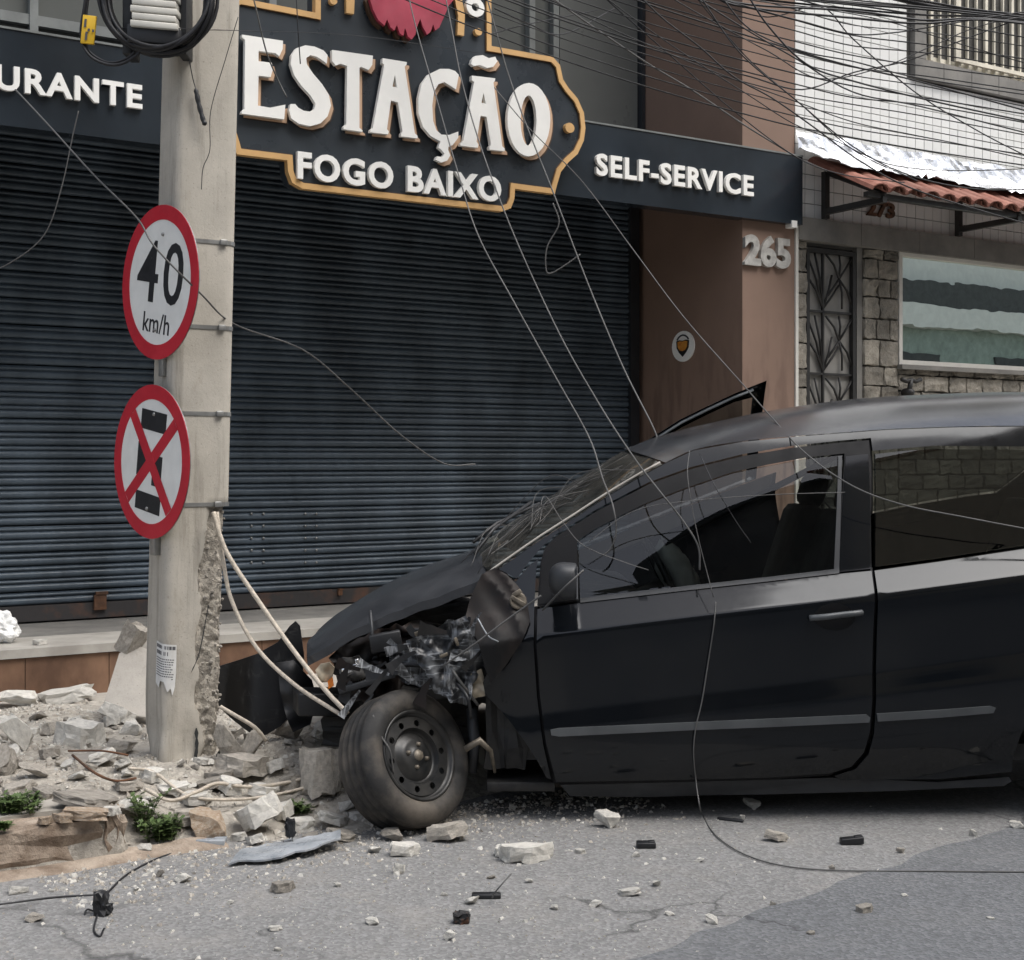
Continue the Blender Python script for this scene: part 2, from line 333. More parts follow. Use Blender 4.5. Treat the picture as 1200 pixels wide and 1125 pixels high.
MT = dict(
    asphalt=asphalt('asphalt', (.215, .213, .208)), asphalt2=asphalt('newer_asphalt', (.145, .149, .154), .25),
    concrete=concrete('pale_concrete', (.42, .39, .345), .25), pole=concrete('pole_concrete', (.47, .435, .375), .62), raw=concrete('broken_concrete', (.42, .38, .32), 0, .75),
    sidewalk=concrete('dusty_sidewalk', (.36, .335, .295), .3), rubble=concrete('rubble_dust', (.44, .405, .35), 0, .35),
    chunk=M('concrete_chunk', (.40, .365, .315), .92, var=.22, scale=9, bmp=.8, bscale=38, bdist=.012, rand=.24), chunkw=M('pale_mortar_chunk', (.60, .575, .52), .92, var=.15, scale=8, bmp=.7, bscale=40, bdist=.01, rand=.14),
    chunkb=M('earthy_chunk', (.36, .25, .16), .95, var=.25, scale=10, bmp=.8, bscale=35, bdist=.012, col2=(.50, .42, .33)),
    kerb=M('dirty_kerb_stone', (.17, .125, .09), .95, col2=(.40, .33, .26), scale=9, bmp=.9, bscale=30, bdist=.015),
    brown=brown_plaster(), grey_wall=M('grey_upper_panel', (.105, .11, .105), .35, var=.08, scale=1.5), dkframe=M('dark_window_frame', (.02, .022, .026), .4),
    uglass=M('smoky_panel_glass', (.10, .105, .10), .12, var=.1, scale=1, rvar=.03), lframe=M('grey_mullion', (.16, .17, .165), .4),
    band=M('glossy_black_sign_panel', (.020, .026, .033), .17, var=.25, scale=1.2, rvar=.06, cs='World', bmp=.04, bscale=3, bdist=.05),
    board=M('dark_slate_sign_panel', (.028, .035, .043), .3, var=.2, scale=1.5, cs='World'),
    white=M('white_letter', (.80, .79, .75), .45, var=.04, scale=4), tan=M('tan_letter_edge', (.50, .33, .215), .5, var=.06), gold=M('gold_trim', (.56, .34, .14), .45, var=.1, scale=5),
    red=M('red_emblem', (.36, .045, .075), .4, var=.15, scale=4), brownline=M('dark_brown_edge', (.06, .032, .016), .6),
    shutter=M('navy_shutter_paint', (.066, .086, .107), .42, var=.36, scale=2.6, cs='World', cscale=(1, 1, .45), rvar=.14, spec=.4), rail=M('rusty_bottom_rail', (.035, .032, .032), .6, col2=(.12, .055, .03), scale=6, thr=(.5, .75), cs='World'),
    rust=M('rust', (.055, .028, .016), .9, col2=(.15, .07, .035), scale=12, bmp=.4), steel=M('galvanised_band', (.30, .30, .29), .45, .7, scale=14),
    granite=M('worn_granite_tread', (.30, .28, .25), .55, col2=(.42, .40, .36), scale=5, cs='World', bmp=.1), riser=M('stained_orange_tile', (.10, .052, .03), .6, col2=(.23, .13, .078), scale=4.0, cs='World', cscale=(1, 1, .6)),
    signred=M('sign_red', (.47, .018, .032), .42, var=.1, scale=7), signwhite=M('sign_white', (.74, .74, .71), .45, var=.06, scale=9), signblack=M('sign_black', (.012, .012, .014), .5),
    metalback=M('sign_back', (.25, .25, .25), .5, .6), black=M('black_plastic', (.012, .0125, .014), .5, var=.3), cable=M('black_cable', (.012, .012, .014), .55, var=.3), gcable=M('grey_cable', (.09, .088, .085), .6, var=.2),
    rope=M('frayed_pale_cable', (.50, .44, .36), .9, var=.2, scale=60, bmp=.8, bscale=220), ivory=M('ivory_enclosure', (.58, .56, .50), .5, var=.08), yellow=M('yellow_tag', (.75, .46, .02), .5, var=.1),
    paper=M('torn_paper', (.74, .74, .73), .9, col2=(.60, .59, .56), scale=14), ink=M('ink', (.09, .09, .095), .9),
    tile=M('white_wall_tile', (.68, .68, .655), .3, var=.02, scale=1, rand=.035), grout=M('dark_grout', (.07, .068, .062), .95), stone=M('split_grey_stone', (.15, .138, .115), .85, col2=(.33, .30, .25), scale=5, bmp=.9, bscale=18, bdist=.03, rand=.3),
    mortar=M('stone_mortar', (.11, .105, .095), .95), lintel=M('grey_lintel_stone', (.14, .135, .125), .75, col2=(.22, .21, .19), scale=4, cs='World', bmp=.3), 
    clay=M('clay_roof_tile', (.17, .062, .042), .85, col2=(.28, .13, .095), scale=6, bmp=.4, rand=.25), foil=M('silver_foil', (.70, .71, .73), .30, .8, var=.15, scale=7, bmp=.35, bscale=14, bdist=.03),
    iron=M('dark_wrought_iron', (.018, .017, .016), .55), doorp=M('frosted_door_panel', (.27, .26, .24), .4, var=.1), cream=M('cream_grille_paint', (.60, .56, .46), .5), hdark=M('dark_room', (.03, .032, .032), .9),
    hglass=glass_mat('house_window_glass', (.42, .50, .46), 1.75, col=(.78, .86, .79), wob=.0008), paint=car_paint(), roofp=roof_paint(), dplastic=M('grey_black_trim', (.028, .030, .033), .5, var=.2, scale=9), seal=M('rubber_seal', (.006, .006, .007), .55, spec=.2),
    mould=M('side_moulding', (.075, .08, .083), .42, var=.15), cglass=glass_mat('car_side_glass', (.50, .53, .51), 1.55), cglassr=glass_mat('car_rear_glass', (.26, .28, .27), 1.62), wglass=glass_mat('cracked_windscreen', (.36, .39, .37), 1.42, .05, .12),
    tyre=M('dusty_tyre', (.016, .0155, .015), .75, col2=(.13, .11, .088), scale=6, thr=(.42, .8), bmp=.3, bscale=50), rim=M('black_steel_rim', (.010, .011, .012), .42, .2, var=.4, scale=10, col2=(.04, .038, .035)),
    crumple=scuffed('scuffed_torn_metal', (.016, .017, .019), 1.0, .45), bay=M('oily_engine_bay', (.010, .010, .0105), .6, col2=(.035, .033, .03), scale=11), bumper=scuffed('black_bumper', (.007, .0075, .009), .35, .62, (.12, .12, .12), .3), torn=M('torn_brown_black_metal', (.007, .0068, .007), .6, col2=(.026, .018, .015), scale=4, rvar=.12, spec=.25),
    chrome=M('lamp_reflector', (.8, .8, .8), .12, .9), amber=M('amber_lens', (.75, .22, .03), .3), seat=M('grey_seat_cloth', (.055, .06, .058), .95, var=.3), airbag=M('limp_airbag', (.40, .40, .38), .85, bmp=.4, bscale=12, bdist=.03), brassy=M('bare_metal_bracket', (.42, .36, .27), .5, .5),
    leaf=M('weed_leaf', (.05, .085, .022), .6, col2=(.10, .145, .045), scale=20), bag=M('white_plastic_bag', (.72, .72, .70), .4, bmp=.5, bscale=14, bdist=.02), shard=M('scuffed_grey_plastic', (.20, .22, .24), .3, col2=(.38, .40, .42), scale=9),
    opgable=M('dull_brown_render', (.11, .095, .08), .85, var=.3, scale=1.2), opdark=M('dark_shopfront', (.05, .05, .048), .8), opgreen=M('grey_green_render', (.25, .29, .25), .85),
    oldmetal=M('greasy_bare_metal', (.10, .085, .065), .5, .4, col2=(.22, .19, .15), scale=20),
    beige=M('beige_render', (.52, .44, .32), .85, var=.06), cream2=M('pale_render', (.62, .60, .55), .85, var=.06), opwin=M('dark_window_pane', (.02, .025, .03), .1), roofred=M('red_roof', (.20, .07, .045), .9),
)

# ================================================================== GROUND
def quad(mb, pts, mi=0): return mb.add(pts, [tuple(range(len(pts)))], mi)
road = kind(quad(MB(), [Vector((-400, -400, 0)), Vector((400, -400, 0)), Vector((400, 400, 0)), Vector((-400, 400, 0))]).build('road', MT['asphalt'], origin=(0, 0, 0)), 'structure')
pb = [GP(735, 1128), GP(860, 1082), GP(985, 1036), GP(1070, 1004), GP(1130, 986), GP(1215, 962)]
pe = []
for i in range(len(pb) - 1):
    for k in range(8):
        p = pb[i].lerp(pb[i + 1], k / 8); q = noise.noise(Vector((p.x * 6, p.y * 6, 3))) * .035; pe.append(p + Vector((q * .6, -q, 0)))
pe.append(pb[-1]); pe += [Vector((5, 6.3, 0)), Vector((9, 6.0, 0)), Vector((9, -5, 0)), Vector((.4, -5, 0))]
patch = MB().extr([[(p.x, p.y) for p in pe][::-1]], lambda a, b, c: Vector((a, b, c)), .0005, .005)
kind(patch.build('road_patch', MT['asphalt2']), 'structure')
# pavement slab behind the kerb, broken open round the pole
sw = MB()
def swb(s0, s1, w0, w1): sw.box8([KP(s0, w1, -.05), KP(s0, w0, -.05), KP(s1, w0, -.05), KP(s1, w1, -.05), KP(s0, w1, SWZ), KP(s0, w0, SWZ), KP(s1, w0, SWZ), KP(s1, w1, SWZ)])
swb(-14, .43, .16, W_SIDE + .1); swb(.432, 2.0, .52, W_SIDE + .1); swb(2.002, 22, .16, W_SIDE + .1)
kind(sw.build('sidewalk', MT['sidewalk']), 'structure')
kerb = thing('kerb', KP(0, 0, 0), 'low dirt-stained kerb of the pavement below the concrete pole', 'kerb')
def rough_block(mb, c, ax, h, seed, amp=.012, n=(8, 3, 3), mi=0):
    a, b, d = [Vector(x).normalized() for x in ax]; rr = Vector((seed * 3.1, seed * 1.7, seed))
    bm = bmesh.new(); bmesh.ops.create_cube(bm, size=2); bmesh.ops.subdivide_edges(bm, edges=bm.edges[:], cuts=3, use_grid_fill=True)
    for v in bm.verts:
        co = v.co.copy(); l = co.length
        if sorted(abs(x) for x in co)[1] > .9: co *= .965
        q = noise.noise_vector(co * 1.7 + rr) * amp * 2
        v.co = Vector((co.x * h[0], co.y * h[1], co.z * h[2])) + q
    bm.verts.index_update()
    mb.add([Vector(c) + a * v.co.x + b * v.co.y + d * v.co.z for v in bm.verts], [[v.index for v in f.verts] for f in bm.faces], mi, False); bm.free(); return mb
ks = -4.0; i = 0
while ks < .42:
    L = .62; e = min(ks + L, .42)
    rough_block(MB(), KP((ks + e) / 2, .085 + rnd.uniform(-.01, .01), .068), (U, -N, Z), ((e - ks) / 2 - .006, .085, .074), 11 + i, .014).build('kerb_stone', MT['kerb'], kerb); ks = e; i += 1
ks = 2.2
while ks < 8:
    rough_block(MB(), KP(ks + .31, .085, .07), (U, -N, Z), (.304, .085, .075), 31 + i, .008).build('kerb_stone', MT['kerb'], kerb); ks += .62; i += 1
# gutter strip of earth at the foot of the kerb
gut = MB()
def gutf(a, b):
    s = -4 + a * 4.75; w = .02 - b * (.10 + .07 * noise.noise(Vector((s * 2.2, 0, 5)))); h = .022 * (1 - b) * (1.0 + noise.noise(Vector((s * 5, b * 3, 1)))) + .003 * (1 - b)
    return KP(s, w, max(.0, h) - (.004 if b > .99 else 0))
gut.grid(gutf, 70, 5); kind(gut.build('gutter_dirt', MT['kerb']), 'stuff')

# ================================================================== RESTAURANT
sP0 = fp(870, 400)[0]; sP1 = fp(931, 400)[0]; TREC = -1.13; SL = -4.5; HB = 7.6
zb0 = fp(0, 149.5)[1]; zb1 = fp(687, 146.7)[1]
rest = thing('restaurant_building', FA(1.5, 0, -1), 'brown and dark restaurant front with recessed shutters and stone step', 'building')
m = MB(); m.fbox(sP0, sP1, 0, HB, -1.6, 0); m.build('pillar', MT['brown'], rest)
m = MB(); m.fbox(SL, sP0 - .004, 0, HB, -1.75, TREC - .14); m.build('back_wall', MT['hdark'], rest)
m = MB(); m.fbox(SL, sP0 - .004, 3.36, 3.44, TREC - .13, -.06); m.build('soffit', MT['dkframe'], rest)
for (a, b, mt) in ((-.45, 0.0, 'granite'), (TREC - .1, -.455, 'lintel')):
    m = MB(); m.fbox(SL, sP0 - .004, TREADZ - .045, TREADZ - (.0 if a > -1 else .006), a, b + (.02 if b == 0 else 0)); m.build('tread_slab', MT['granite'] if a > -1 else MT['lintel'], rest)
m = MB(); m.fbox(SL, sP0 - .004, 0, TREADZ - .047, TREC - .1, -.008); m.build('step_core', MT['rail'], rest)
s = SL
while s < sP0 - .01:
    e = min(s + .42, sP0 - .006); m = MB(); m.fbox(s + .002, e - .002, SWZ - .05, TREADZ - .05, -.0075, .004); m.build('riser_tile', MT['riser'], rest); s = e
# upper storey
def rp(px, py=80): return fp(px, py, TREC)[0]
m = MB(); m.fbox(rp(656), rp(747), 3.45, HB, TREC - .1, TREC); m.build('upper_panel', MT['grey_wall'], rest)
m = MB(); m.fbox(rp(748), sP0 - .006, 3.45, HB, TREC - .1, TREC + .05); m.build('window_jamb', MT['dkframe'], rest)
gx = [SL, rp(40), rp(320), rp(490), rp(624), rp(652)]
for i in range(5):
    m = MB(); m.fbox(gx[i] + .025, gx[i + 1] - .025, 3.5, HB, TREC - .09, TREC - .06); m.build('upper_pane', MT['uglass'], rest)
    m = MB(); m.fbox(gx[i + 1] - .024, gx[i + 1] + .024, 3.45, HB, TREC - .1, TREC); m.build('mullion', MT['lframe'], rest)
m = MB(); m.fbox(SL, rp(624), 3.9, 3.96, TREC - .055, TREC - .01); m.build('transom', MT['lframe'], rest)
m = MB(); m.fbox(sP1 - .09, sP1 - .04, fp(925, 268, .01)[1], fp(925, 260, .01)[1], .004, .07); m.build('lamp', MT['white'], rest)

# roller shutters
def shutter(sa, sb, label, lock):
    base = FA(sa, TREADZ + .10, TREC); t = thing('roller_shutter', base, label, 'shutter', 'restaurant roller shutters')
    L = sb - sa; p = .078
    prof = [(0, -.016), (.002, -.006), (.007, .002), (.016, .006), (.028, .006), (.037, .001), (.041, -.006), (.0425, -.013), (.0465, -.013), (.048, -.006), (.052, .001), (.058, .004), (.064, .001), (.068, -.006), (.0695, -.014), (.0745, -.016)]
    mb = MB(); vs = []
    for a in (0, 14):
        pass
    n = len(prof); vs = [base + U * x + Z * z + N * y for x in (.02, L - .02) for z, y in prof]
    vs += [base + U * x + Z * z + N * (y - .004) for x in (.02, L - .02) for z, y in prof]
    fs = [(i, n + i, n + i + 1, i + 1) for i in range(n - 1)] + [(2 * n + i, 2 * n + i + 1, 3 * n + i + 1, 3 * n + i) for i in range(n - 1)]
    mb.add(vs, fs, 0, True); s0 = mb.build('slat', MT['shutter'], t)
    k = 1; h = p
    while TREADZ + .1 + h < 3.33:
        o = inst(s0.data, 'slat', t, U * 0 + Z * h + N * rnd.uniform(-.0025, .0025), (0, 0, 0)); o.rotation_euler = (rnd.uniform(-.0006, .0006), rnd.uniform(-.0007, .0007), 0); h += p; k += 1
    m = MB(); m.fbox(sa + .02, sb - .02, TREADZ + .006, TREADZ + .098, TREC - .012, TREC + .012); m.build('bottom_rail', MT['rail'], t)
    for a, b in ((sa - .05, sa + .03), (sb - .03, sb + .05)):
        m = MB(); m.fbox(a, b, TREADZ + .004, 3.35, TREC - .03, TREC + .035); m.build('guide_channel', MT['dkframe'], t)
    for px, py, k in lock:
        q = fp(px, py, TREC + .02); m = MB(); m.fbox(q[0] - .04 * k, q[0] + .04 * k, q[1] - .07 * k, q[1] + .03 * k, TREC + .013, TREC + .035); m.fbox(q[0] - .03 * k, q[0] + .05 * k, q[1] + .031 * k, q[1] + .05 * k, TREC + .013, TREC + .04); m.build('lock_box', MT['rust'], t)
    return t
sMid = fp(236, 480, TREC)[0]
shutter(SL, sMid - .05, 'dark navy roller shutter with rusty lock box, under the cut-off lettering', [(117, 702, .9)])
sh2 = shutter(sMid + .05, fp(746, 400, TREC)[0] - .05, 'wide dark navy roller shutter with rivet rows behind the wrecked car', [(398, 693, .35)])
mb = MB(); c = FA(*fp(295, 602, TREC + .013), TREC + .008)
mb.lathe([(.0001, .008), (.006, .007), (.009, .002), (.009, 0)], c, N, 8)
r0 = mb.build('rivet', MT['steel'], sh2)
for cpx in (295, 309, 358, 371):
    for j in range(5):
        if cpx == 295 and j == 0: continue
        q = FA(*fp(cpx, 602 + j * 14.3, TREC + .013), TREC + .008); inst(r0.data, 'rivet', sh2, q - c)

# ------------------------------------------------------------------ fascia sign
fas = thing('fascia_sign', FA(1.2, zb0, 0), 'long glossy black fascia with white lettering over the shutters', 'sign')
m = MB(); m.fbox(SL, sP1 + .02, zb0, zb1, -.05, .06); m.build('panel', MT['band'], fas)
m = MB(); m.fbox(SL, sP1 + .02, zb1 + .001, zb1 + .012, -.05, .066); m.build('top_trim', MT['lframe'], fas)
TL = .085
def ftext(parent, txt, sa, sb, z0, z1, t0, t1, mt, bold=.022, sp=1.0, slope=0.0):
    """every letter a part"""
    tot = text_tris(txt, bold, sp)[2]; H = z1 - z0; x = 0
    vs, fs, asp = text_tris(txt, bold, sp)
    # split into connected letters
    par = list(range(len(vs)))
    def find(a):
        while par[a] != a: par[a] = par[par[a]]; a = par[a]
        return a
    for f in fs:
        for k in f[1:]: par[find(k)] = find(f[0])
    comp = {}
    for f in fs: comp.setdefault(find(f[0]), []).append(f)
    for fl in comp.values():
        idx = sorted({k for f in fl for k in f}); re = {k: i for i, k in enumerate(idx)}; n = len(idx)
        fl = [tuple(re[k] for k in f) for f in fl]; pv = [vs[k] for k in idx]
        fl = [f if sum((pv[f[i]][0] * pv[f[(i + 1) % len(f)]][1] - pv[f[(i + 1) % len(f)]][0] * pv[f[i]][1]) for i in range(len(f))) > 0 else f[::-1] for f in fl]
        G = lambda a, b, c: FA(sa + a * (sb - sa), z0 + b * H + slope * a, c)
        mb = MB(); mb.add([G(a, b, t1) for a, b in pv], fl)
        ed = {(f[i], f[(i + 1) % len(f)]) for f in fl for i in range(len(f))}; ed = [e for e in ed if (e[1], e[0]) not in ed]
        mb.add([G(a, b, t1) for a, b in pv] + [G(a, b, t0) for a, b in pv], [(a, a + n, b + n, b) for a, b in ed])
        mb.build('letter', mt, parent)
q0 = fp(-6, 104, TL); q1 = fp(167, 128, TL); q2 = fp(167, 99.5, TL)
r = text_tris('RESTAURANTE', .03, 1.13)[2] / text_tris('URANTE', .03, 1.13)[2]
ftext(fas, 'RESTAURANTE', q1[0] - (q1[0] - q0[0]) * r, q1[0], q1[1], q2[1], .0605, TL, MT['white'], .03, 1.13)
q0 = fp(699, 205.5, TL); q1 = fp(883.5, 230, TL); q2 = fp(883.5, 206.5, TL)
ftext(fas, 'SELF-SERVICE', q0[0], q1[0], (q0[1] + q1[1]) / 2, (q0[1] + q1[1]) / 2 + (q2[1] - q1[1]) * 1.03, .0605, TL, MT['white'], .03, 1.13)

# ------------------------------------------------------------------ shaped main sign
TB = .17
def c2(x, y, t=TB): return fp(270 + x / 2.79, y / 2.79, t)
sgn = thing('restaurant_sign', FA(c2(600, 600)[0], c2(600, 690)[1], .06), 'shaped dark sign with big white and gold lettering on the black fascia', 'sign')
# outline: right half traced, upper tab up to its rounded top, left wing mirrored behind the pole
top_l = c2(275, 48); top_r = c2(845, 155)
right = [(925, 616), (1055, 633), (1062, 605), (1075, 562), (1100, 530), (1130, 503), (1150, 460), (1155, 420), (1150, 370), (1130, 325), (1100, 290), (1082, 262), (1072, 215), (1050, 190), (848, 154)]
R_ = [c2(*p) for p in right]; sc_ = (c2(185, 520)[0] + c2(925, 616)[0]) / 2
ztop = fp(560, -190, TB)[1]
tabr = top_r[0]; tabl = 2 * sc_ - tabr
bot = [c2(*p) for p in [(185, 520), (185, 570), (200, 600), (235, 614), (885, 692), (912, 680), (923, 650)]]
wl = [(2 * sc_ - a, b) for a, b in R_][::-1]
zbot = sum(b for a, b in (bot[3], bot[4])) / 2; zw = R_[0][1]
bot = [(2 * sc_ - bot[6][0], bot[6][1]), (2 * sc_ - bot[5][0], bot[5][1]), (2 * sc_ - bot[4][0], zbot), (bot[4][0], zbot), (bot[5][0], bot[5][1]), (bot[6][0], bot[6][1])]
arc = []
for i in range(1, 12):
    a = math.pi * i / 12; arc.append((sc_ + (tabr - sc_) * math.cos(a), ztop + .25 * math.sin(a)))
outline = bot + R_ + [(tabr, ztop)] + arc + [(tabl, ztop)] + wl
m = MB(); m.extr([outline], FA, .062, TB); m.build('board', MT['board'], sgn)
def strip(path, w, closed=True):
    n = len(path); off = []
    for i in range(n):
        a = Vector(path[i - 1]); b = Vector(path[i]); c = Vector(path[(i + 1) % n])
        d1 = (b - a).normalized(); d2 = (c - b).normalized(); n1 = Vector((-d1.y, d1.x)); n2 = Vector((-d2.y, d2.x))
        mm = (n1 + n2); mm = mm / max(.35, mm.length_squared / 2) if mm.length > .01 else n1
        off.append(b + mm * w)
    return [(p.x, p.y) for p in off]
def border(mb, out, inn, t0, t1):
    n = len(out); q = []
    vs = [FA(*p, t1) for p in out] + [FA(*p, t1) for p in inn] + [FA(*p, t0) for p in out] + [FA(*p, t0) for p in inn]; fs = []
    for i in range(n):
        j = (i + 1) % n; fs += [(i, j, n + j, n + i), (2 * n + i, 2 * n + j, j, i), (n + i, n + j, 3 * n + j, 3 * n + i)]
    mb.add(vs, fs)
m = MB(); border(m, strip(outline, -.004), strip(outline, .028), TB - .03, TB + .014); m.build('gold_border', MT['gold'], sgn)
m = MB(); border(m, strip(outline, .0285), strip(outline, .034), TB, TB + .004); m.build('border_edge', MT['brownline'], sgn)
def ell(cx, cy, rx, ry, n=28, ph=0): return [(cx + rx * math.cos(2 * math.pi * i / n), cy + ry * math.sin(2 * math.pi * i / n)) for i in range(n)]
LET = [
 [[(38, 113), (172, 133), (171, 160), (160, 184), (148, 174), (92, 166), (92, 200), (135, 205), (139, 225), (132, 252), (92, 247), (90, 345), (130, 352), (180, 342), (176, 390), (36, 371), (38, 362), (46, 355), (48, 130), (38, 122)]],
 [[(315, 208), (300, 196), (282, 185), (262, 180), (248, 190), (250, 210), (270, 240), (300, 275), (322, 310), (329, 345), (318, 380), (295, 403), (262, 412), (225, 405), (200, 388), (192, 360), (197, 340), (212, 340), (222, 352), (240, 362), (262, 365), (275, 355), (278, 338), (262, 312), (232, 280), (208, 245), (197, 210), (200, 180), (215, 158), (245, 148), (275, 152), (305, 165), (318, 180)]],
 [[(333, 163), (466, 182), (464, 212), (452, 229), (428, 218), (422, 222), (422, 418), (432, 426), (432, 431), (370, 422), (370, 414), (379, 405), (382, 215), (360, 208), (345, 214), (333, 200)]],
 [[(498, 190), (577, 203), (576, 211), (570, 218), (603, 436), (612, 444), (612, 452), (558, 446), (558, 436), (563, 430), (548, 335), (525, 328), (512, 422), (518, 430), (516, 439), (457, 432), (458, 424), (466, 418), (503, 212), (497, 206)], [(538, 245), (530, 283), (545, 286)]],
 [[(735, 232), (747, 245), (738, 292), (722, 282), (700, 268), (680, 275), (666, 300), (660, 345), (663, 395), (673, 425), (690, 440), (715, 441), (745, 430), (745, 450), (727, 474), (713, 480), (712, 490), (719, 508), (709, 525), (690, 531), (671, 522), (676, 511), (692, 513), (701, 502), (690, 490), (680, 482), (687, 462), (655, 445), (630, 415), (615, 370), (615, 320), (625, 275), (648, 243), (685, 225), (715, 225)]],
 [[(790, 247), (866, 256), (865, 264), (860, 270), (889, 478), (897, 486), (897, 494), (847, 489), (847, 480), (852, 473), (838, 382), (818, 378), (805, 463), (811, 472), (809, 483), (752, 476), (753, 467), (762, 461), (797, 268), (789, 262)], [(828, 303), (821, 336), (836, 339)]],
 [[(787, 208), (790, 195), (800, 183), (825, 180), (845, 190), (866, 185), (873, 200), (860, 218), (840, 222), (815, 212), (795, 216)]],
 [ell(976, 391, 70, 120), ell(975, 394, 26, 82)],
]
for loops in LET:
    f2 = lambda dx, dy, t: [[c2(x + dx, y + dy, t) for x, y in lp] for lp in loops]
    m = MB(); m.extr(f2(0, 0, TB + .05), FA, TB + .022, TB + .05); w = m.build('letter', MT['white'], sgn)
    m = MB(); m.extr(f2(8, 12, TB + .02), FA, TB + .008, TB + .02); m.build('letter_shadow', MT['tan'], w)
    m = MB(); m.extr(f2(11, 16, TB + .006), FA, TB + .0005, TB + .006); m.build('letter_edge', MT['brownline'], w)
a = c2(220, 582, TB + .03); b = c2(886, 660, TB + .03); h = c2(886, 582, TB + .03)[1] - b[1]
ftext(sgn, 'FOGO BAIXO', a[0], b[0], (a[1] + b[1]) / 2 - .004, (a[1] + b[1]) / 2 + h + .006, TB + .002, TB + .03, MT['white'], .034, 1.14)
def dot(x, y, r, mt, name, t0=TB + .001, t1=TB + .03, hole=0):
    cx, cz = c2(x, y); rr = r / 2.79 / FPX * 8.0
    L = [ell(cx, cz, rr * 1.12, rr, 20)] + ([ell(cx, cz, hole / 2.79 / FPX * 8 * 1.12, hole / 2.79 / FPX * 8, 16)] if hole else [])
    m = MB(); m.extr(L, FA, t0, t1); return m.build(name, mt, sgn)
dot(1101, 421, 17, MT['gold'], 'stud'); dot(803, 108, 12, MT['gold'], 'stud'); dot(330, 8, 11, MT['gold'], 'stud')
dot(793, 28, 31, MT['white'], 'ring', hole=13)
m = MB(); m.extr([[c2(*p) for p in [(372, -60), (402, -56), (398, 50), (373, 46)]]], FA, TB + .001, TB + .025); m.build('gold_bar', MT['gold'], sgn)
m = MB(); m.extr([[c2(*p) for p in [(718, -80), (742, -76), (750, 0), (760, 50), (757, 121), (735, 117), (738, 55), (728, 5)]]], FA, TB + .001, TB + .025); m.build('gold_bar', MT['gold'], sgn)
fl = [(440, 0), (452, 40), (470, 75), (490, 92), (498, 72), (510, 98), (522, 108), (530, 90), (540, 118), (552, 125), (556, 98), (566, 128), (578, 137), (590, 122), (596, 95), (606, 70), (614, 95), (628, 122), (640, 112), (648, 88), (655, 108), (668, 98), (685, 60), (700, 25), (722, 0), (700, -60), (640, -110), (560, -120), (480, -80)]
m = MB(); m.extr([[c2(*p) for p in fl]], FA, TB + .03, TB + .055); e = m.build('emblem', MT['red'], sgn)
m = MB(); m.extr([[c2(x - 7, y + 7) for x, y in fl]], FA, TB + .001, TB + .029); m.build('emblem_edge', MT['brownline'], e)

# number and plaque on the pillar
num = thing('house_number', FA(*fp(900, 315, .01), .01), 'grey metal number 265 on the brown pillar', 'house number')
a = fp(873, 309, .03); b = fp(927, 316, .03); z1 = fp(900, 276, .03)[1]; z0 = fp(900, 313, .03)[1]
ftext(num, '265', a[0], b[0], z0, z1, .0015, .03, M('worn_metal_digits', (.50, .49, .46), .45, .3, col2=(.30, .29, .27), scale=16), .045)
def RV(a, z, c): return FA(sP0 - c, z, -a)             # left side face of the pillar: a = depth behind the front
def rvp(px, py):
    d = Vector(((px - 600) / FPX, 1, -(py - HOR) / FPX)); cc = Vector((0, 0, CAMH)); k = (sP0 + .01 - (cc - O).dot(U)) / d.dot(U); p = cc + d * k
    return -(p - O).dot(N), p.z
cx, cz = rvp(803, 406); rx = abs(rvp(816, 406)[0] - rvp(790, 406)[0]) / 2; rz = (rvp(803, 388)[1] - rvp(803, 424)[1]) / 2
RVf = lambda a, b, c: RV(-a, b, c)
pl = thing('wall_plaque', RVf(-cx, cz - rz, 0), 'small oval white plaque with orange shield on pillar side', 'plaque')
m = MB(); m.extr([ell(-cx, cz, rx, rz, 28)], RVf, .002, .012); m.build('plate', MT['white'], pl)
shd = [(-.62, .35), (-.35, .42), (0, .36), (.35, .42), (.62, .35), (.58, -.1), (.35, -.4), (0, -.68), (-.35, -.4), (-.58, -.1)]
m = MB(); m.extr([[(-cx + x * rx * .92, cz + z * rz) for x, z in shd]], RVf, .0125, .016); sh = m.build('shield', MT['signblack'], pl)
m = MB(); m.extr([[(-cx + x * rx * .72, cz + .04 * rz + z * rz * .72) for x, z in shd[:7] + [(0, -.5)] + shd[7:][1:]]], RVf, .0163, .018); m.build('shield_field', M('shield_orange', (.45, .14, .02), .5, col2=(.62, .3, .05), scale=30), sh)
m = MB(); m.extr([[(-cx + rx * .7 * math.cos(a), cz + rz * .78 * math.sin(a)) for a in [math.pi * k / 10 for k in range(2, 9)]] + [(-cx + rx * .58 * math.cos(a), cz + rz * .68 * math.sin(a)) for a in [math.pi * k / 10 for k in range(8, 1, -1)]]], RVf, .0125, .015); m.build('lettering_arc', MT['dkframe'], pl)

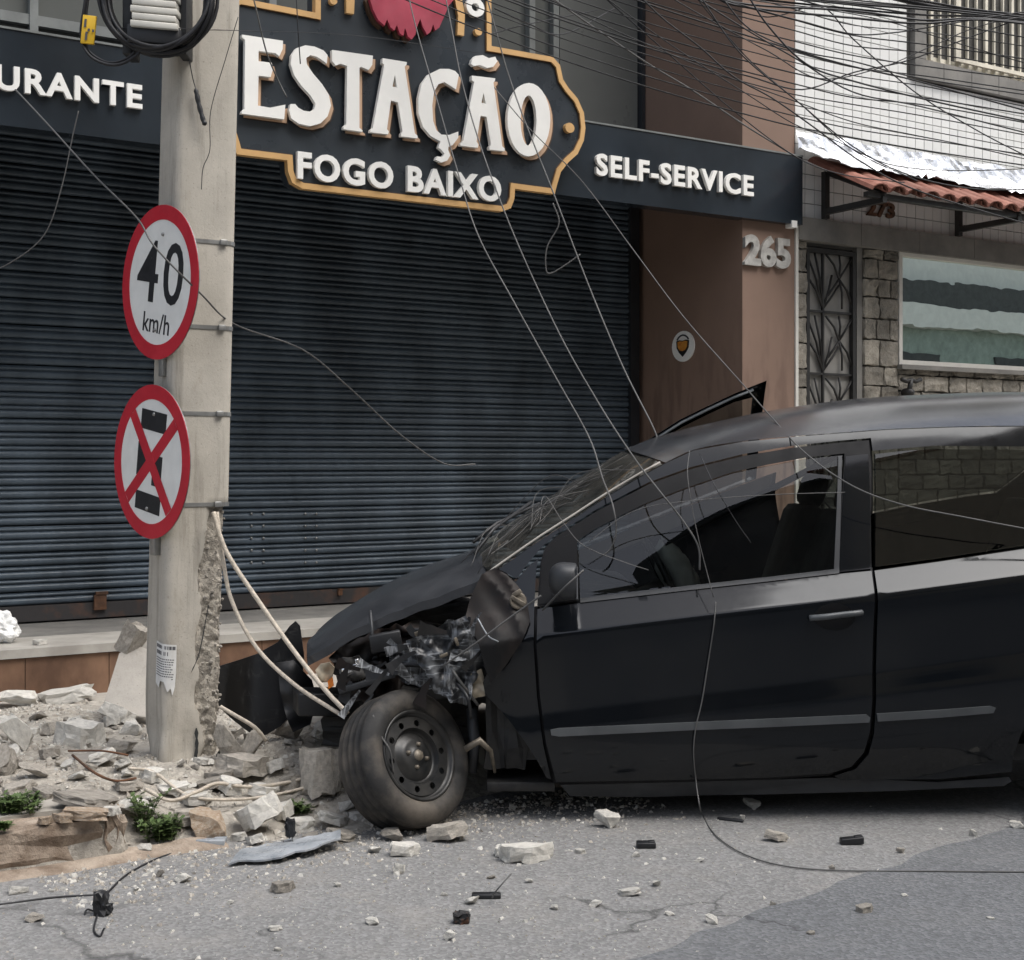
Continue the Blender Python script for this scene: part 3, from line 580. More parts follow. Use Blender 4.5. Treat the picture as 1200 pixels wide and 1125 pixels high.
# ================================================================== NEIGHBOUR HOUSE
hs0 = sP1 + .03; hs1 = hs0 + 7.5; TH_ = -.03
zl1 = fp(1000, 262, 0)[1]; zl0 = fp(1000, 288, 0)[1]          # lintel band
def hp(px, py, t=0.0): return fp(px, py, t)
house = thing('tiled_house', FA(hs0 + 2, 0, -.5), 'white tiled house with grey stone ground floor and clay awning', 'house')
m = MB(); m.fbox(hs0, hs1, zl0 + .01, HB, -1.5, -.012 + TH_); m.build('upper_wall', MT['grout'], house)
m = MB(); m.fbox(sP1 + .002, hs0 - .002, 0, zl1 + .3, -.3, .012); m.build('edge_strip', MT['cream2'], house)
tw = hp(1100, 150)[0] - hp(1090, 150)[0]; th = (hp(1100, 150)[1] - hp(1100, 166)[1])
w0 = hp(1071, 80)[0]; w1 = w0 + 1.9; wz0 = hp(1071, 90)[1]; wz1 = wz0 + 1.45     # upper window incl. stone surround
tm = MB(); tm.obox(FA(0, 0, 0), (U, N, Z), (tw / 2 - .003, .006, th / 2 - .003))
cells = []
zz = zl1 + .003; r_ = 0
while zz + th < HB:
    ss = hs0 + .004
    while ss + tw < hs1:
        if not (ss + tw > w0 - .004 and ss < w1 and zz + th > wz0 - .004 and zz < wz1):
            c = FA(ss + tw / 2, zz + th / 2, -.006 + TH_); px = 600 + FPX * c.x / c.y; py = HOR - FPX * (c.z - CAMH) / c.y
            cells.append((0 if (930 < px < 1210 and -10 < py < 270) else 1, c.length, c))
        ss += tw
    zz += th
cells.sort(key=lambda q: (q[0], q[1]))
t0 = None
for q in cells[:300]:
    if t0 is None: t0 = tm.build('wall_tile', MT['tile'], house); t0me = t0.data; off0 = FA(0, 0, 0); t0.location = q[2] - off0
    else: inst(t0me, 'wall_tile', house, q[2] - off0 + N * rnd.uniform(-.001, .001), (0, 0, 0))
m = MB()
for q in cells[300:]:
    m.fbox(-tw / 2 + .003, tw / 2 - .003, -th / 2 + .003, th / 2 - .003, -.006, .006, F=lambda a, b, c, q=q: q[2] + U * a + Z * b + N * c)
kind(m.build('wall_tiles', MT['tile'], house), 'stuff')
# upper window
uw = MB(); uw.fbox(w0 + .01, w1 - .01, wz0 + .01, wz1 - .01, -.3, -.12); upw = uw.build('upper_window', MT['hdark'], house)
k = 0; ssz = .32
for i in range(6):
    a = w0 + i * ssz; b = min(a + ssz, w1)
    if b - a > .05: MB().fbox(a + .003, b - .003, wz0, wz0 + .145, -.12, .012).build('surround_stone', MT['lintel'], upw)
for i in range(5):
    z_ = wz0 + .149 + i * .26; MB().fbox(w0 + .002, w0 + .125, z_, z_ + .256, -.12, .011).build('surround_stone', MT['lintel'], upw); MB().fbox(w1 - .125, w1, z_, z_ + .256, -.12, .011).build('surround_stone', MT['lintel'], upw)
def frame_rect(mb, a, b, z0, z1, w, t0, t1):
    mb.fbox(a, a + w, z0, z1, t0, t1); mb.fbox(b - w, b, z0, z1, t0, t1); mb.fbox(a + w, b - w, z0, z0 + w, t0, t1); mb.fbox(a + w, b - w, z1 - w, z1, t0, t1); return mb
frame_rect(MB(), w0 + .128, w1 - .128, wz0 + .15, wz1 - .05, .05, -.11, -.04).build('frame', MT['cream'], upw)
MB().fbox(w0 + .18, w1 - .18, wz0 + .2, wz1 - .1, -.085, -.078).build('pane', MT['hglass'], upw)
for i in range(15):
    a = w0 + .2 + i * .105
    if a < w1 - .2: MB().fbox(a, a + (.03 if i % 3 == 0 else .014), wz0 + .16, wz1 - .06, -.035, -.012).build('grille_bar', MT['cream'], upw)
frame_rect(MB(), w0 + .46, w1 - .2, wz0 + .19, wz1 - .2, .03, -.009, .011).build('grille_frame', MT['cream'], upw)
# ground floor
d0 = hp(949, 400)[0]; d1 = hp(1009, 400)[0]; g0 = hp(1056, 400)[0]; g1 = g0 + 2.6; gz1 = hp(1056, 293)[1]; gz0 = hp(1056, 427)[1]
m = MB()
m.fbox(hs0, d0, 0, zl0, -.5, -.04 + TH_); m.fbox(d1, g0, 0, zl0, -.5, -.04 + TH_); m.fbox(g0, g1, 0, gz0 - .003, -.5, -.04 + TH_); m.fbox(g1, hs1, 0, zl0, -.5, -.04 + TH_); m.fbox(hs0, hs1, zl0 - .02, zl0 + .008, -.5, -.045 + TH_)
m.build('mortar_wall', MT['mortar'], house)
a = hs0
while a < hs1: MB().fbox(a + .002, min(a + .62, hs1) - .002, zl0, zl1, -.05 + TH_, .015).build('lintel_stone', MT['lintel'], house); a += .62
def stone(a, b, z0, z1):
    mb = MB(); h = ((b - a) / 2 - .006, .026, (z1 - z0) / 2 - .006); rough_block(mb, FA((a + b) / 2, (z0 + z1) / 2, -.02 + TH_), (U, N, Z), h, rnd.uniform(0, 90), .007); return mb.build('wall_stone', MT['stone'], house)
def stones(a, b, z0, z1, w, h):
    zz = z0; r = 0
    while zz < z1 - .03:
        hh = min(h * rnd.uniform(.8, 1.2), z1 - zz)
        if z1 - zz - hh < .05: hh = z1 - zz
        x = a
        while x < b - .02:
            ww = min(w * rnd.uniform(.7, 1.3), b - x)
            if b - x - ww < w * .4: ww = b - x
            stone(x, x + ww, zz, zz + hh); x += ww
        zz += hh; r += 1
stones(hs0, d0, .75, zl0, .3, .16); stones(d1 + .06, g0, .75, zl0, .17, .165); stones(g0, g1, .75, gz0, .23, .125); stones(g1, hs1, .75, zl0, .35, .2)
MB().fbox(d1 + .002, d1 + .058, .7, zl0 - .002, -.045 + TH_, -.012 + TH_).build('door_jamb', MT['lintel'], house)
# iron grille door
door = MB().fbox(d0 + .005, d1 - .005, .3, zl0 - .03, -.11, -.08).build('door', MT['doorp'], house)
dz1 = zl0 - .04; cell = hp(980, 278)[1] - hp(980, 351)[1]
fr = MB(); frame_rect(fr, d0 + .01, d1 - .01, .32, dz1, .03, -.075, -.04); xm = hp(971, 400)[0]; fr.fbox(xm - .008, xm + .008, .34, dz1 - .031, -.068, -.05)
fr.build('door_frame', MT['iron'], door)
zz = dz1; xb = hp(990, 400)[0]
while zz - cell > .3:
    zt = zz; zl = zz - cell
    for (nx, nz, tg) in ((xm, zl + .02, [(d0 + .03, zl + cell * .55), (d0 + .03, zl + cell * .9), (xm - .08, zl + cell * .93), (xm + .09, zl + cell * .6), (xb, zl + cell * .45)]),
                         (xb, zl + cell * .55, [(xm + .03, zt - .03), (d1 - .03, zt - .03), (xb, zt - .02), (d1 - .03, zl + .06), (xb + .03, zl + .03), (xm + .05, zl + .12)])):
        for tx, tz in tg: MB().tube([FA(nx, nz, -.058), FA((nx + tx) / 2 + .012, (nz + tz) / 2 + .012, -.055), FA(tx, tz, -.058)], .0085, 5).build('iron_bar', MT['iron'], door)
    MB().fbox(d0 + .041, d1 - .041, zl - .008, zl + .008, -.07, -.05).build('iron_bar', MT['iron'], door); zz -= cell
# big window
gw = MB().fbox(g0 + .03, g1 - .03, gz0 + .03, gz1 - .03, -.06, -.052).build('shop_window', MT['hglass'], house)
frame_rect(MB(), g0 + .004, g1 - .004, gz0 + .002, gz1 - .002, .035, -.085, -.02).build('frame', MT['cream2'], gw)
MB().fbox(g0, g1, gz1, zl0 - .003, -.3, -.06).build('window_head', MT['lintel'], gw)
MB().fbox(g0 - .02, g1 + .02, gz0 - .035, gz0 - .001, -.02, .03).build('sill', MT['lintel'], gw)
m = MB(); m.fbox(g0, g1, gz0 - .2, gz1 + .02, -1.8, -1.75); m.fbox(g0 - .03, g0 - .003, gz0 - .2, gz1, -1.8, -.51); m.fbox(g1 + .003, g1 + .03, gz0 - .2, gz1, -1.8, -.51); m.build('room_wall', MT['doorp'], house)
m = MB(); m.fbox(g0 + .5, g0 + 1.3, gz0 - .1, gz0 + .5, -1.5, -1.2); m.build('cabinet', MT['hdark'], house)
# iron digits
q0 = hp(1019, 252, .01); q1 = hp(1051, 256, .01); z1 = hp(1035, 236, .01)[1]; z0 = hp(1035, 254, .01)[1]
n273 = thing('house_number', FA(q0[0], z0, .01), 'small dark iron number 273 on white tiles below the awning', 'house number')
ftext(n273, '273', q0[0], q1[0], z0, z1, -.026, -.005, MT['rust'], .03)
# wall tap bracket
q = hp(1065, 452, .03); tp = thing('wall_fitting', FA(q[0], q[1] - .1, 0), 'small black cast fitting on the stone wall under the shop window', 'wall fitting')
m = MB(); m.lathe([(.001, .09), (.025, .085), (.035, .05), (.03, 0)], FA(q[0], q[1] - .05, -.02), N, 12); m.build('spout', MT['iron'], tp)
m = MB(); m.tube([FA(q[0] - .10, q[1] + .045, .05), FA(q[0] - .05, q[1] + .03, .05), FA(q[0], q[1] + .045, .05), FA(q[0] + .05, q[1] + .03, .05), FA(q[0] + .11, q[1] + .05, .05)], .016, 6); m.tube([FA(q[0], q[1] + .05, .05), FA(q[0], q[1] - .09, .03)], .02, 8); m.build('handle', MT['iron'], tp)
# awning
TA = .60
za_w = hp(950, 190, 0)[1]; za_e = hp(1055, 226, TA)[1]; as0 = hp(944, 200, 0)[0]; as1 = as0 + 4.5
aw = thing('clay_awning', FA(as0 + 2, za_e, 0), 'narrow red clay tile awning on black brackets with foil flashing', 'awning')
pit = (fp(1120, 230, TA)[0] - fp(1101, 230, TA)[0])
sl = Vector((TA, za_e - za_w)); SLl = sl.length
def AS(s, k, h): # along street, down the slope 0..1, height above the slope plane
    return FA(s, za_w + (za_e - za_w) * k, .01 + (TA - .01) * k) + (Z * TA + N * (za_w - za_e)).normalized() * h
def barrel(s0, k0, k1, up):
    mb = MB(); n = 7; r = pit * .50 if up else pit * .46
    vs = []
    for k, rr in ((k0, r * .88 if up else r), (k1, r if up else r * .88)):
        for lay in (0, 1):
            for i in range(n):
                a = math.pi * i / (n - 1); ra = rr - lay * .012
                x = s0 + math.cos(a) * ra; h = math.sin(a) * ra * .62 if up else -math.sin(a) * ra * .6 + .03
                vs.append(AS(x, k, h))
    fs = []
    for i in range(n - 1): fs += [(i, i + 1, 2 * n + i + 1, 2 * n + i), (n + i, 3 * n + i, 3 * n + i + 1, n + i + 1), (2 * n + i, 2 * n + i + 1, 3 * n + i + 1, 3 * n + i), (i, n + i, n + i + 1, i + 1)]
    mb.add(vs, fs, 0, False); return mb
x = as0 + pit * .5; cu = 0; f_up = f_lo = None
while x < as1:
    for kk, (k0, k1) in enumerate(((-.0, .56), (.5, 1.04))):
        for up in (True, False):
            s_ = x if up else x + pit * .5
            b_ = barrel(s_, k0, k1 - (0 if up else .03), up); o = b_.build('roof_tile', MT['clay'], aw)
    x += pit
for bs in (hp(965, 240)[0], hp(965, 240)[0] + (hp(1121, 250)[0] - hp(965, 240)[0]), hp(965, 240)[0] + 2 * (hp(1121, 250)[0] - hp(965, 240)[0])):
    zq = hp(965, 249)[1]
    m = MB(); m.fbox(bs - .022, bs + .022, zq - .05, za_w - .06, .0, .04); m.fbox(bs - .02, bs + .02, zq - .02, zq + .022, .041, TA - .02)
    m.tube([FA(bs, za_w - .07, .04), FA(bs, za_e - .02, TA - .02)], .018, 5); m.build('bracket', MT['iron'], aw)
MB().fbox(as0 + .02, as1, za_e - .045, za_e - .012, TA - .07, TA - .03).build('eave_batten', MT['iron'], aw)
fo = MB()
def foilf(a, b):
    s = as0 - .1 + a * (as1 - as0); q = noise.noise(Vector((s * 5, b * 4, 1))) ; q2 = 2 * noise.noise(Vector((s * 9, b * 6, 4)))
    if b < .4: return FA(s, za_w + .17 * (1 - b / .4) + q * .03 * (1 if b < .01 else .4) + .03, .004 + .03 * (b / .4) + .012 * abs(q2))
    k = (b - .4) / .6 * (.60 + .14 * q); return AS(s, k, pit * .36 + .014 + .03 * abs(q2) + .02 * q)
fo.grid(foilf, 90, 10, smooth=False); fl_ = fo.build('foil_flashing', MT['foil'], aw)

# ================================================================== CONCRETE POLE
PC = Vector((-1.318, 5.47, .02)); LEAN = Vector((.0235, .004, 1)); PTOP = 8.2
def pole_c(z): return Vector((PC.x + LEAN.x * (z - .15), PC.y + LEAN.y * (z - .15), z))
def pole_h(z): return .1285 - .0018 * z
pole = thing('utility_pole', PC, 'leaning concrete utility pole with chipped edge and broken foot', 'utility pole')
pm = MB(); NR = 40; zs = [.02 + i * .022 for i in range(70)] + [1.58 + i * .4 for i in range(1, 17)]
ring = []
for k in range(NR):                        # rounded square outline in (u, n) directions
    q = 4 * k / NR; sd = int(q); f = q - sd; f = f * 2 - 1; rc = .26
    x, y = (1, f) if sd == 0 else (-f, 1) if sd == 1 else (-1, -f) if sd == 2 else (f, -1)
    l = max(abs(x), abs(y)); cx = max(-1 + rc, min(1 - rc, x)); cy = max(-1 + rc, min(1 - rc, y)); dx, dy = x - cx, y - cy; dl = math.hypot(dx, dy)
    if dl > 1e-6 and abs(dx) > 1e-6 and abs(dy) > 1e-6: x, y = cx + dx / dl * rc, cy + dy / dl * rc
    ring.append((x, y))
vs = []; chipw = []
for z in zs:
    c = pole_c(z); h = pole_h(z)
    for (x, y) in ring:
        p = c + U * (x * h) + N * (y * h)
        d = (x + y) / 2                                      # towards the right front edge
        zt = 1.17; ed = .60 - .25 * max(0, min(1, (z - .2) / .9)) + .16 * noise.noise(Vector((z * 6, 2, 0)))
        ed = 1 - (1 - ed) * (.55 + .45 * min(1, (zt - z) / .5)) if z < zt else 2
        wgt = 0
        if z < zt and d > ed and x > -.2:
            k_ = min(1, (d - ed) / .12); wgt = k_
            q = noise.noise(p * 26) * .012 + noise.noise(p * 70) * .007
            p = p - (U * .7 + N * .7) * (.020 * k_ + abs(q) * k_ * 1.3)
        if z < .42:                                          # shattered foot
            a = (.42 - z) / .4; q = noise.noise(p * 9 + Vector((3, 0, 0))); p = p + (U * x + N * y) * (q * .035 * a - .012 * a)
        vs.append(p); chipw.append(wgt)
fs = []; mi = []
for i in range(len(zs) - 1):
    for k in range(NR):
        a = i * NR + k; b = i * NR + (k + 1) % NR; f = (a, b, b + NR, a + NR)
        fs.append(f); mi.append(1 if sum(chipw[j] for j in f) > 1.6 else 0)
fs.append(tuple(range((len(zs) - 1) * NR, len(zs) * NR))); mi.append(0)
b0 = len(pm.f); pm.add(vs, fs, 0, True); pm.mi[b0:] = mi
for j, q in enumerate(mi):
    if q: pm.sm[b0 + j] = False
pm.build('shaft', [MT['pole'], MT['raw']], pole)
# pebbles standing out of the chipped edge
pg = MB(); ico = bmesh.new(); bmesh.ops.create_icosphere(ico, subdivisions=1, radius=1); ico.verts.index_update()
icv = [v.co.copy() for v in ico.verts]; icf = [[v.index for v in f.verts] for f in ico.faces]; ico.free()
for i in range(len(zs)):
    for k in range(NR):
        if chipw[i * NR + k] > .8 and rnd.random() < .5:
            p = vs[i * NR + k] + Vector((rnd.uniform(-.008, .008), rnd.uniform(-.008, .008), rnd.uniform(-.008, .008))); r = rnd.uniform(.004, .0095)
            pg.add([p + Vector((v.x * r * rnd.uniform(.7, 1.3), v.y * r, v.z * r * rnd.uniform(.7, 1.2))) for v in icv], icf)
kind(pg.build('exposed_pebbles', MT['chunk'], pole), 'stuff')
def around(z, off, n=40):
    c = pole_c(z); h = pole_h(z) + off; return [c + U * (x * h) + N * (y * h) for x, y in ring]
for py in (284, 384, 485, 591):
    z = CAMH - (py - HOR) / FPX * 5.4; A = around(z - .008, .003); B = around(z + .008, .003); A2 = around(z - .008, -.004); B2 = around(z + .008, -.004)
    mb = MB(); n = NR; mb.add(A + B + A2 + B2, [(k, (k + 1) % n, n + (k + 1) % n, n + k) for k in range(n)] + [(2 * n + k, 2 * n + (k + 1) % n, (k + 1) % n, k) for k in range(n)] + [(n + k, n + (k + 1) % n, 3 * n + (k + 1) % n, 3 * n + k) for k in range(n)])
    c = pole_c(z); h = pole_h(z); mb.obox(c + U * h * .55 + N * (h + .008), (U, N, Z), (.014, .007, .011), 0, .002); mb.build('steel_band', MT['steel'], pole)
# cracks at the foot: dark open joints with a loose wedge
def pface(u_, z, d=0.0): c = pole_c(z); h = pole_h(z); return c + U * (u_ * h) + N * (h + d)
for path in ([(.05, .30), (.08, .22), (.02, .15), (.10, .06)], [(.98, .24), (.72, .17), (.58, .10), (.22, .05)], [(-.15, .52), (.1, .60), (.35, .78)]):
    pts = crom([pface(u_, z, -.001) for u_, z in path], 4); w = .006 if path[0][1] < .4 else .002
    mb = MB(); L = len(pts); vv = []
    for i, p in enumerate(pts):
        ww = w * (.4 + abs(math.sin(i * 1.7))) ; vv += [p - U * ww + N * .0015, p + U * ww + N * .0015, p - N * .02]
    mb.add(vv, [(3 * i, 3 * i + 1, 3 * i + 4, 3 * i + 3) for i in range(L - 1)]); mb.build('crack', MT['hdark'], pole)

# torn notice glued to the pole
def pnot(a, b, d):
    t_ = -.66 + a * 1.02; z = .645 - b * .21; rc = .26; c = pole_c(z); h = pole_h(z)
    if t_ < -rc: x, y, nx, ny = -1, 1 + t_, -1, 0
    elif t_ > rc: x, y, nx, ny = -1 + t_, 1, 0, 1
    else:
        f = (t_ + rc) / (2 * rc) * math.pi / 2; nx, ny = -math.cos(f), math.sin(f); x, y = -1 + rc + rc * nx, 1 - rc + rc * ny
    return c + U * (x * h + nx * (.0045 + d)) + N * (y * h + ny * (.0045 + d))
nt = thing('paper_notice', pnot(.5, 1, 0), 'torn printed paper notice glued low on the concrete pole', 'notice')
edge = [(0, 0), (.5, .03), (1, .06), (1, .55), (.97, .85), (.9, 1.0), (.84, .85), (.74, .93), (.6, .74), (.42, .72), (.3, .86), (.14, .82), (0, .78)]
sm_ = MB(); dn = densify(edge, .05); 
def eb(a):
    ys = []
    for i in range(len(dn)):
        (x0, y0), (x1, y1) = dn[i], dn[(i + 1) % len(dn)]
        if (x0 - a) * (x1 - a) <= 0 and abs(x1 - x0) > 1e-6: ys.append(y0 + (y1 - y0) * (a - x0) / (x1 - x0))
    return (min(ys), max(ys)) if ys else (0, 0)
def shf_(i, j): a = .004 + .992 * i; lo, hi = eb(a); return pnot(a, lo + (hi - lo) * j, .0008)
sm_.grid(shf_, 40, 6); sm_.build('sheet', MT['paper'], nt)
mb = MB()
def bar(a, b, c, d): mb.extr([[(a, b), (a, b + d), (c, b + d), (c, b)]], lambda x, y, z: pnot(x, y + .05 * x, z), .0009, .0013)
x = .05
for w_, y in ((.12, .04), (.06, .04), (.1, .04), (.05, .04), (.14, .04), (.11, .04), (.08, .04), (.1, .04)):
    if x + w_ < .97: bar(x, y, x + w_, .065); x += w_ + .022
x = .05
for w_ in (.1, .13, .07, .14, .12):
    bar(x + .02, .15, x + .02 + w_, .07); x += w_ + .025
for r in range(9):
    x = .06; yy = .28 + r * .045
    while x < .9:
        w_ = rnd.uniform(.03, .09); 
        if x + w_ < .93 and (yy < .62 or x > .8): bar(x, yy, x + w_, .018)
        x += w_ + .02
mb.build('print', MT['ink'], nt)

# ------------------------------------------------------------------ the two traffic signs
def traffic_sign(px, py, dia, label, rot, paint):
    a = R(47); ns = Vector((-math.sin(a), -math.cos(a), 0)); rt0 = Z.cross(ns)
    c = P(px, py, 5.36); up = Z * math.cos(rot) + rt0 * math.sin(rot); rt = rt0 * math.cos(rot) - Z * math.sin(rot)
    F = lambda x, y, d: c + rt * x + up * y + ns * d
    t = thing('traffic_sign', F(0, -dia / 2, 0), label, 'traffic sign'); r = dia / 2
    MB().extr([ell(0, 0, r, r, 56)], F, -.0025, 0).build('plate', MT['metalback'], t)
    MB().extr([ell(0, 0, r * .985, r * .985, 56)], F, .0002, .0012).build('white_face', MT['signwhite'], t)
    MB().extr([ell(0, 0, r, r, 56), ell(0, 0, r * .81, r * .81, 56)], F, .0014, .003).build('red_ring', MT['signred'], t)
    m = MB(); m.obox(c - ns * .02 - Z * .06, (rt0, ns, Z), (.018, .016, r * 1.02), 0, .003); m.build('mounting_bar', MT['steel'], t)
    for yy in (r * .62, -r * .62):
        m = MB(); m.lathe([(.0005, .007), (.006, .006), (.008, .002), (.008, 0)], F(0, yy, .0015), ns, 10); m.build('bolt', MT['steel'], t)
    paint(t, F, r); return t
def paint40(t, F, r):
    def tx(s, x0, x1, y0, y1, bold):
        m = MB(); add_text(m, s, lambda a, b, c: F(x0 + a * (x1 - x0), y0 + b * (y1 - y0), c), .0014, .0024, bold); return m
    tx('4', -.60 * r, -.04 * r, -.27 * r, .53 * r, .008).build('numeral', MT['signblack'], t); tx('0', .10 * r, .60 * r, -.27 * r, .53 * r, .008).build('numeral', MT['signblack'], t)
    tx('km/h', -.34 * r, .36 * r, -.66 * r, -.40 * r, .006).build('lettering', MT['signblack'], t)
def paintE(t, F, r):
    k = r
    for (x0, x1, y0, y1) in ((-.33, .33, .40, .66), (-.33, .33, -.66, -.42), (-.36, -.12, -.22, .22), (.06, .3, -.3, .1)):
        MB().extr([[(x0 * k, y0 * k), (x1 * k, y0 * k), (x1 * k, y1 * k), (x0 * k, y1 * k)]], F, .0014, .0022).build('letter_e', MT['signblack'], t)
    for sg in (1, -1):
        d = Vector((1, sg)).normalized(); q = Vector((-d.y, d.x)); w = .085 * k; L = .80 * k
        pts = [d * L + q * w, -d * L + q * w, -d * L - q * w, d * L - q * w]
        zz = .0024 if sg == 1 else .0034
        MB().extr([[(p.x, p.y) for p in pts]], F, zz - .0008, zz).build('red_bar', MT['signred'], t)
traffic_sign(187, 331, .605, 'round red and white 40 km/h speed limit sign on the pole', R(10), paint40)
traffic_sign(177, 541, .605, 'round red-crossed no stopping sign below the speed limit sign', R(9), paintE)

# ------------------------------------------------------------------ gear at the top of the pole
def cable(name, pts, r, mt, label, cat='cable', group=None, n=6, sm=8):
    pts = [Vector(p) for p in pts]
    if name == 'downed_wire' and pts[0].z > 3.2: pts = [pts[0] + (pts[0] - pts[1]) * 4] + pts
    mb = MB(); mb.tube(crom(pts, sm), r, n); o = mb.build(name, mt); return tag(o, label, cat, group)
cc = P(186, -2, 5.22)
coil = thing('cable_coil', cc - Z * .24, 'thick black cable coiled on the pole above the traffic signs', 'cable coil')
for i in range(9):
    rr = .212 - .008 * (i % 4) + rnd.uniform(-.004, .004); off = Vector((rnd.uniform(-.012, .012), -.03 + .012 * (i // 3) , rnd.uniform(-.01, .01)))
    pts = [cc + off + Vector((math.cos(a) * rr, .02 * math.sin(a * 2 + i), math.sin(a) * rr * 1.03)) for a in [2 * math.pi * k / 40 for k in range(40)]]
    mb = MB(); mb.tube(pts, .0075, 6, closed=True); mb.build('loop', MT['cable'], coil)
enc = thing('splice_enclosure', P(186, 60, 5.3), 'ivory ribbed splice enclosure on a black base inside the cable coil', 'enclosure')
m = MB()
for i in range(9):
    z = P(186, 36 - i * 8.5, 5.24); m.obox(z, (Vector((1, .1, -.06)), Vector((0, 1, 0)), Z), (.088 - (i % 2) * .006, .075, .0125), 0, .004)
m.build('ribbed_cover', MT['ivory'], enc)
m = MB(); m.obox(P(186, 48, 5.26), (Vector((1, .1, -.06)), Vector((0, 1, 0)), Z), (.1, .08, .035), 0, .008); m.obox(P(154, 8, 5.29), (Vector((1, 0, 0)), Vector((0, 1, 0)), Z), (.018, .06, .2), 0, .004); m.obox(P(217, 8, 5.29), (Vector((1, 0, 0)), Vector((0, 1, 0)), Z), (.018, .06, .2), 0, .004); m.build('base', MT['black'], enc)
m = MB(); m.obox(P(200, 52, 5.22), (Vector((1, 0, 0)), Vector((0, 1, 0)), Z), (.012, .03, .018), 0, .003); m.build('clip', MT['ivory'], enc)
yt = thing('yellow_tag', P(104, 52, 5.2), 'yellow plastic cable tag with black print beside the coil', 'tag')
ax = (Vector((1, .1, -.08)), Vector((0, 1, 0)), Vector((.1, 0, 1)))
m = MB(); m.obox(P(104, 35, 5.2), ax, (.025, .006, .054), 0, .002); m.build('plate', MT['yellow'], yt)
for (x, y, w, h) in ((100, 27, .004, .016), (101, 42, .004, .016), (104, 35, .004, .005), (109, 36, .004, .005)):
    m = MB(); m.obox(P(x, y, 5.1905), ax, (w, .001, h)); m.build('print', MT['ink'], yt)
cable('loop_cable', [P(105, -60, 5.2), P(100, 0, 5.2), P(95, 40, 5.21), P(105, 65, 5.2), P(130, 76, 5.2), P(152, 70, 5.2), P(168, 50, 5.2), P(178, -20, 5.22), P(176, -80, 5.24)], .006, MT['cable'], 'black drop cable looping below the yellow tag')
cable('loop_cable', [P(112, -60, 5.22), P(103, 0, 5.22), P(100, 50, 5.21), P(118, 70, 5.21), P(140, 72, 5.21), P(160, 55, 5.21), P(160, 0, 5.23), P(150, -70, 5.24)], .005, MT['cable'], 'thin black cable beside the looping drop cable near the tag')
hs_ = MB(); pts = crom([P(221, 66, 5.30), P(226, 92, 5.315), P(229, 103, 5.32), P(233, 122, 5.322), P(238, 140, 5.322), P(241, 147, 5.32)], 5); L = len(pts)
hs_.tube(pts, [.002 if i < L * .42 or i > L * .95 else .0095 + .0015 * math.sin(i * 2) for i in range(L)], 8); tag(hs_.build('splice_sleeve', MT['black']), 'black taped splice hanging on the pole face', 'splice')
cable('thin_wire', [P(279, 20, 5.31), P(264, 70, 5.325), P(247, 130, 5.335), P(246, 175, 5.335), P(238, 197, 5.337), P(236, 222, 5.34)], .0016, MT['cable'], 'thin black wire hanging down the upper pole face')
cable('thin_wire', [P(128, 33, 5.22), P(200, 33, 5.18), P(240, 35, 5.30), P(283, 36, 5.33), P(420, 42, 6.6), P(560, 62, 7.6)], .0016, MT['cable'], 'thin black wire strung from the coil across the sign')
cable('thin_wire', [P(196, 628, 5.365), P(195, 690, 5.37), P(197, 722, 5.37), P(206, 736, 5.36), P(212, 746, 5.36), P(206, 735, 5.35), P(198, 726, 5.355), P(202, 742, 5.35), P(213, 752, 5.35), P(210, 770, 5.36)], .0028, MT['cable'], 'knotted black wire hanging below the crossed sign')

# ================================================================== WRECKED CAR
Y0, YC = 5.08, 5.885
ZB = [(-.95, .69), (-.13, .772), (.093, .7985), (.66, .866), (1.218, .930), (1.924, 1.023), (2.44, 1.087), (3.05, 1.12)]
PRF = [(-.80, .075), (-.74, .040), (-.68, .014), (-.60, .001), (-.50, -.003), (-.455, -.001), (-.42, .003), (-.38, .006), (-.28, .0045), (-.19, .001), (-.13, .0008), (-.108, .0012), (-.098, .0032), (-.09, .009), (-.07, .0235), (-.03, .052), (.0, .072), (.03, .084), (.3, .187), (.46, .262), (.56, .322), (.75, .46)]
def zb(X): return interp(ZB, X)
def plan(X):
    a = 0
    if X < -.25: a += .42 * (-.25 - X) ** 2
    if X > 1.9: a += .13 * (X - 1.9) ** 2
    return a
def S(X, Zv): return Y0 + plan(X) + interp(PRF, Zv - zb(X))
def SN(X, Zv):
    e = .004; gx = (S(X + e, Zv) - S(X - e, Zv)) / (2 * e); gz = (S(X, Zv + e) - S(X, Zv - e)) / (2 * e)
    return Vector((gx, -1, gz)).normalized()
def roll(X): return .13 * max(0, min(1, (X + .2) / 2.4))
def FAR(p): return Vector((p.x, 2 * YC - p.y, p.z + roll(p.x)))
def sd(px, py, off=0.0):
    Y = Y0 + .05
    for _ in range(5): p = P(px, py, Y); Y = S(p.x, p.z) + off
    p = P(px, py, Y); return (p.x, p.z)
def inside(poly, x, y):
    c = False; j = len(poly) - 1
    for i in range(len(poly)):
        (x0, y0), (x1, y1) = poly[i], poly[j]
        if (y0 > y) != (y1 > y) and x < (x1 - x0) * (y - y0) / (y1 - y0) + x0: c = not c
        j = i
    return c
def shrink(poly, g):
    A = sum(poly[i][0] * poly[(i + 1) % len(poly)][1] - poly[(i + 1) % len(poly)][0] * poly[i][1] for i in range(len(poly)))
    if A < 0: poly = poly[::-1]
    return strip(poly, g)
TROWS = [-.80 + .013 * k for k in range(24)] + [-.48 + .008 * k for k in range(14)] + [-.36 + .025 * k for k in range(8)] + [-.16 + .007 * k for k in range(27)] + [.04 + .035 * k for k in range(22)]
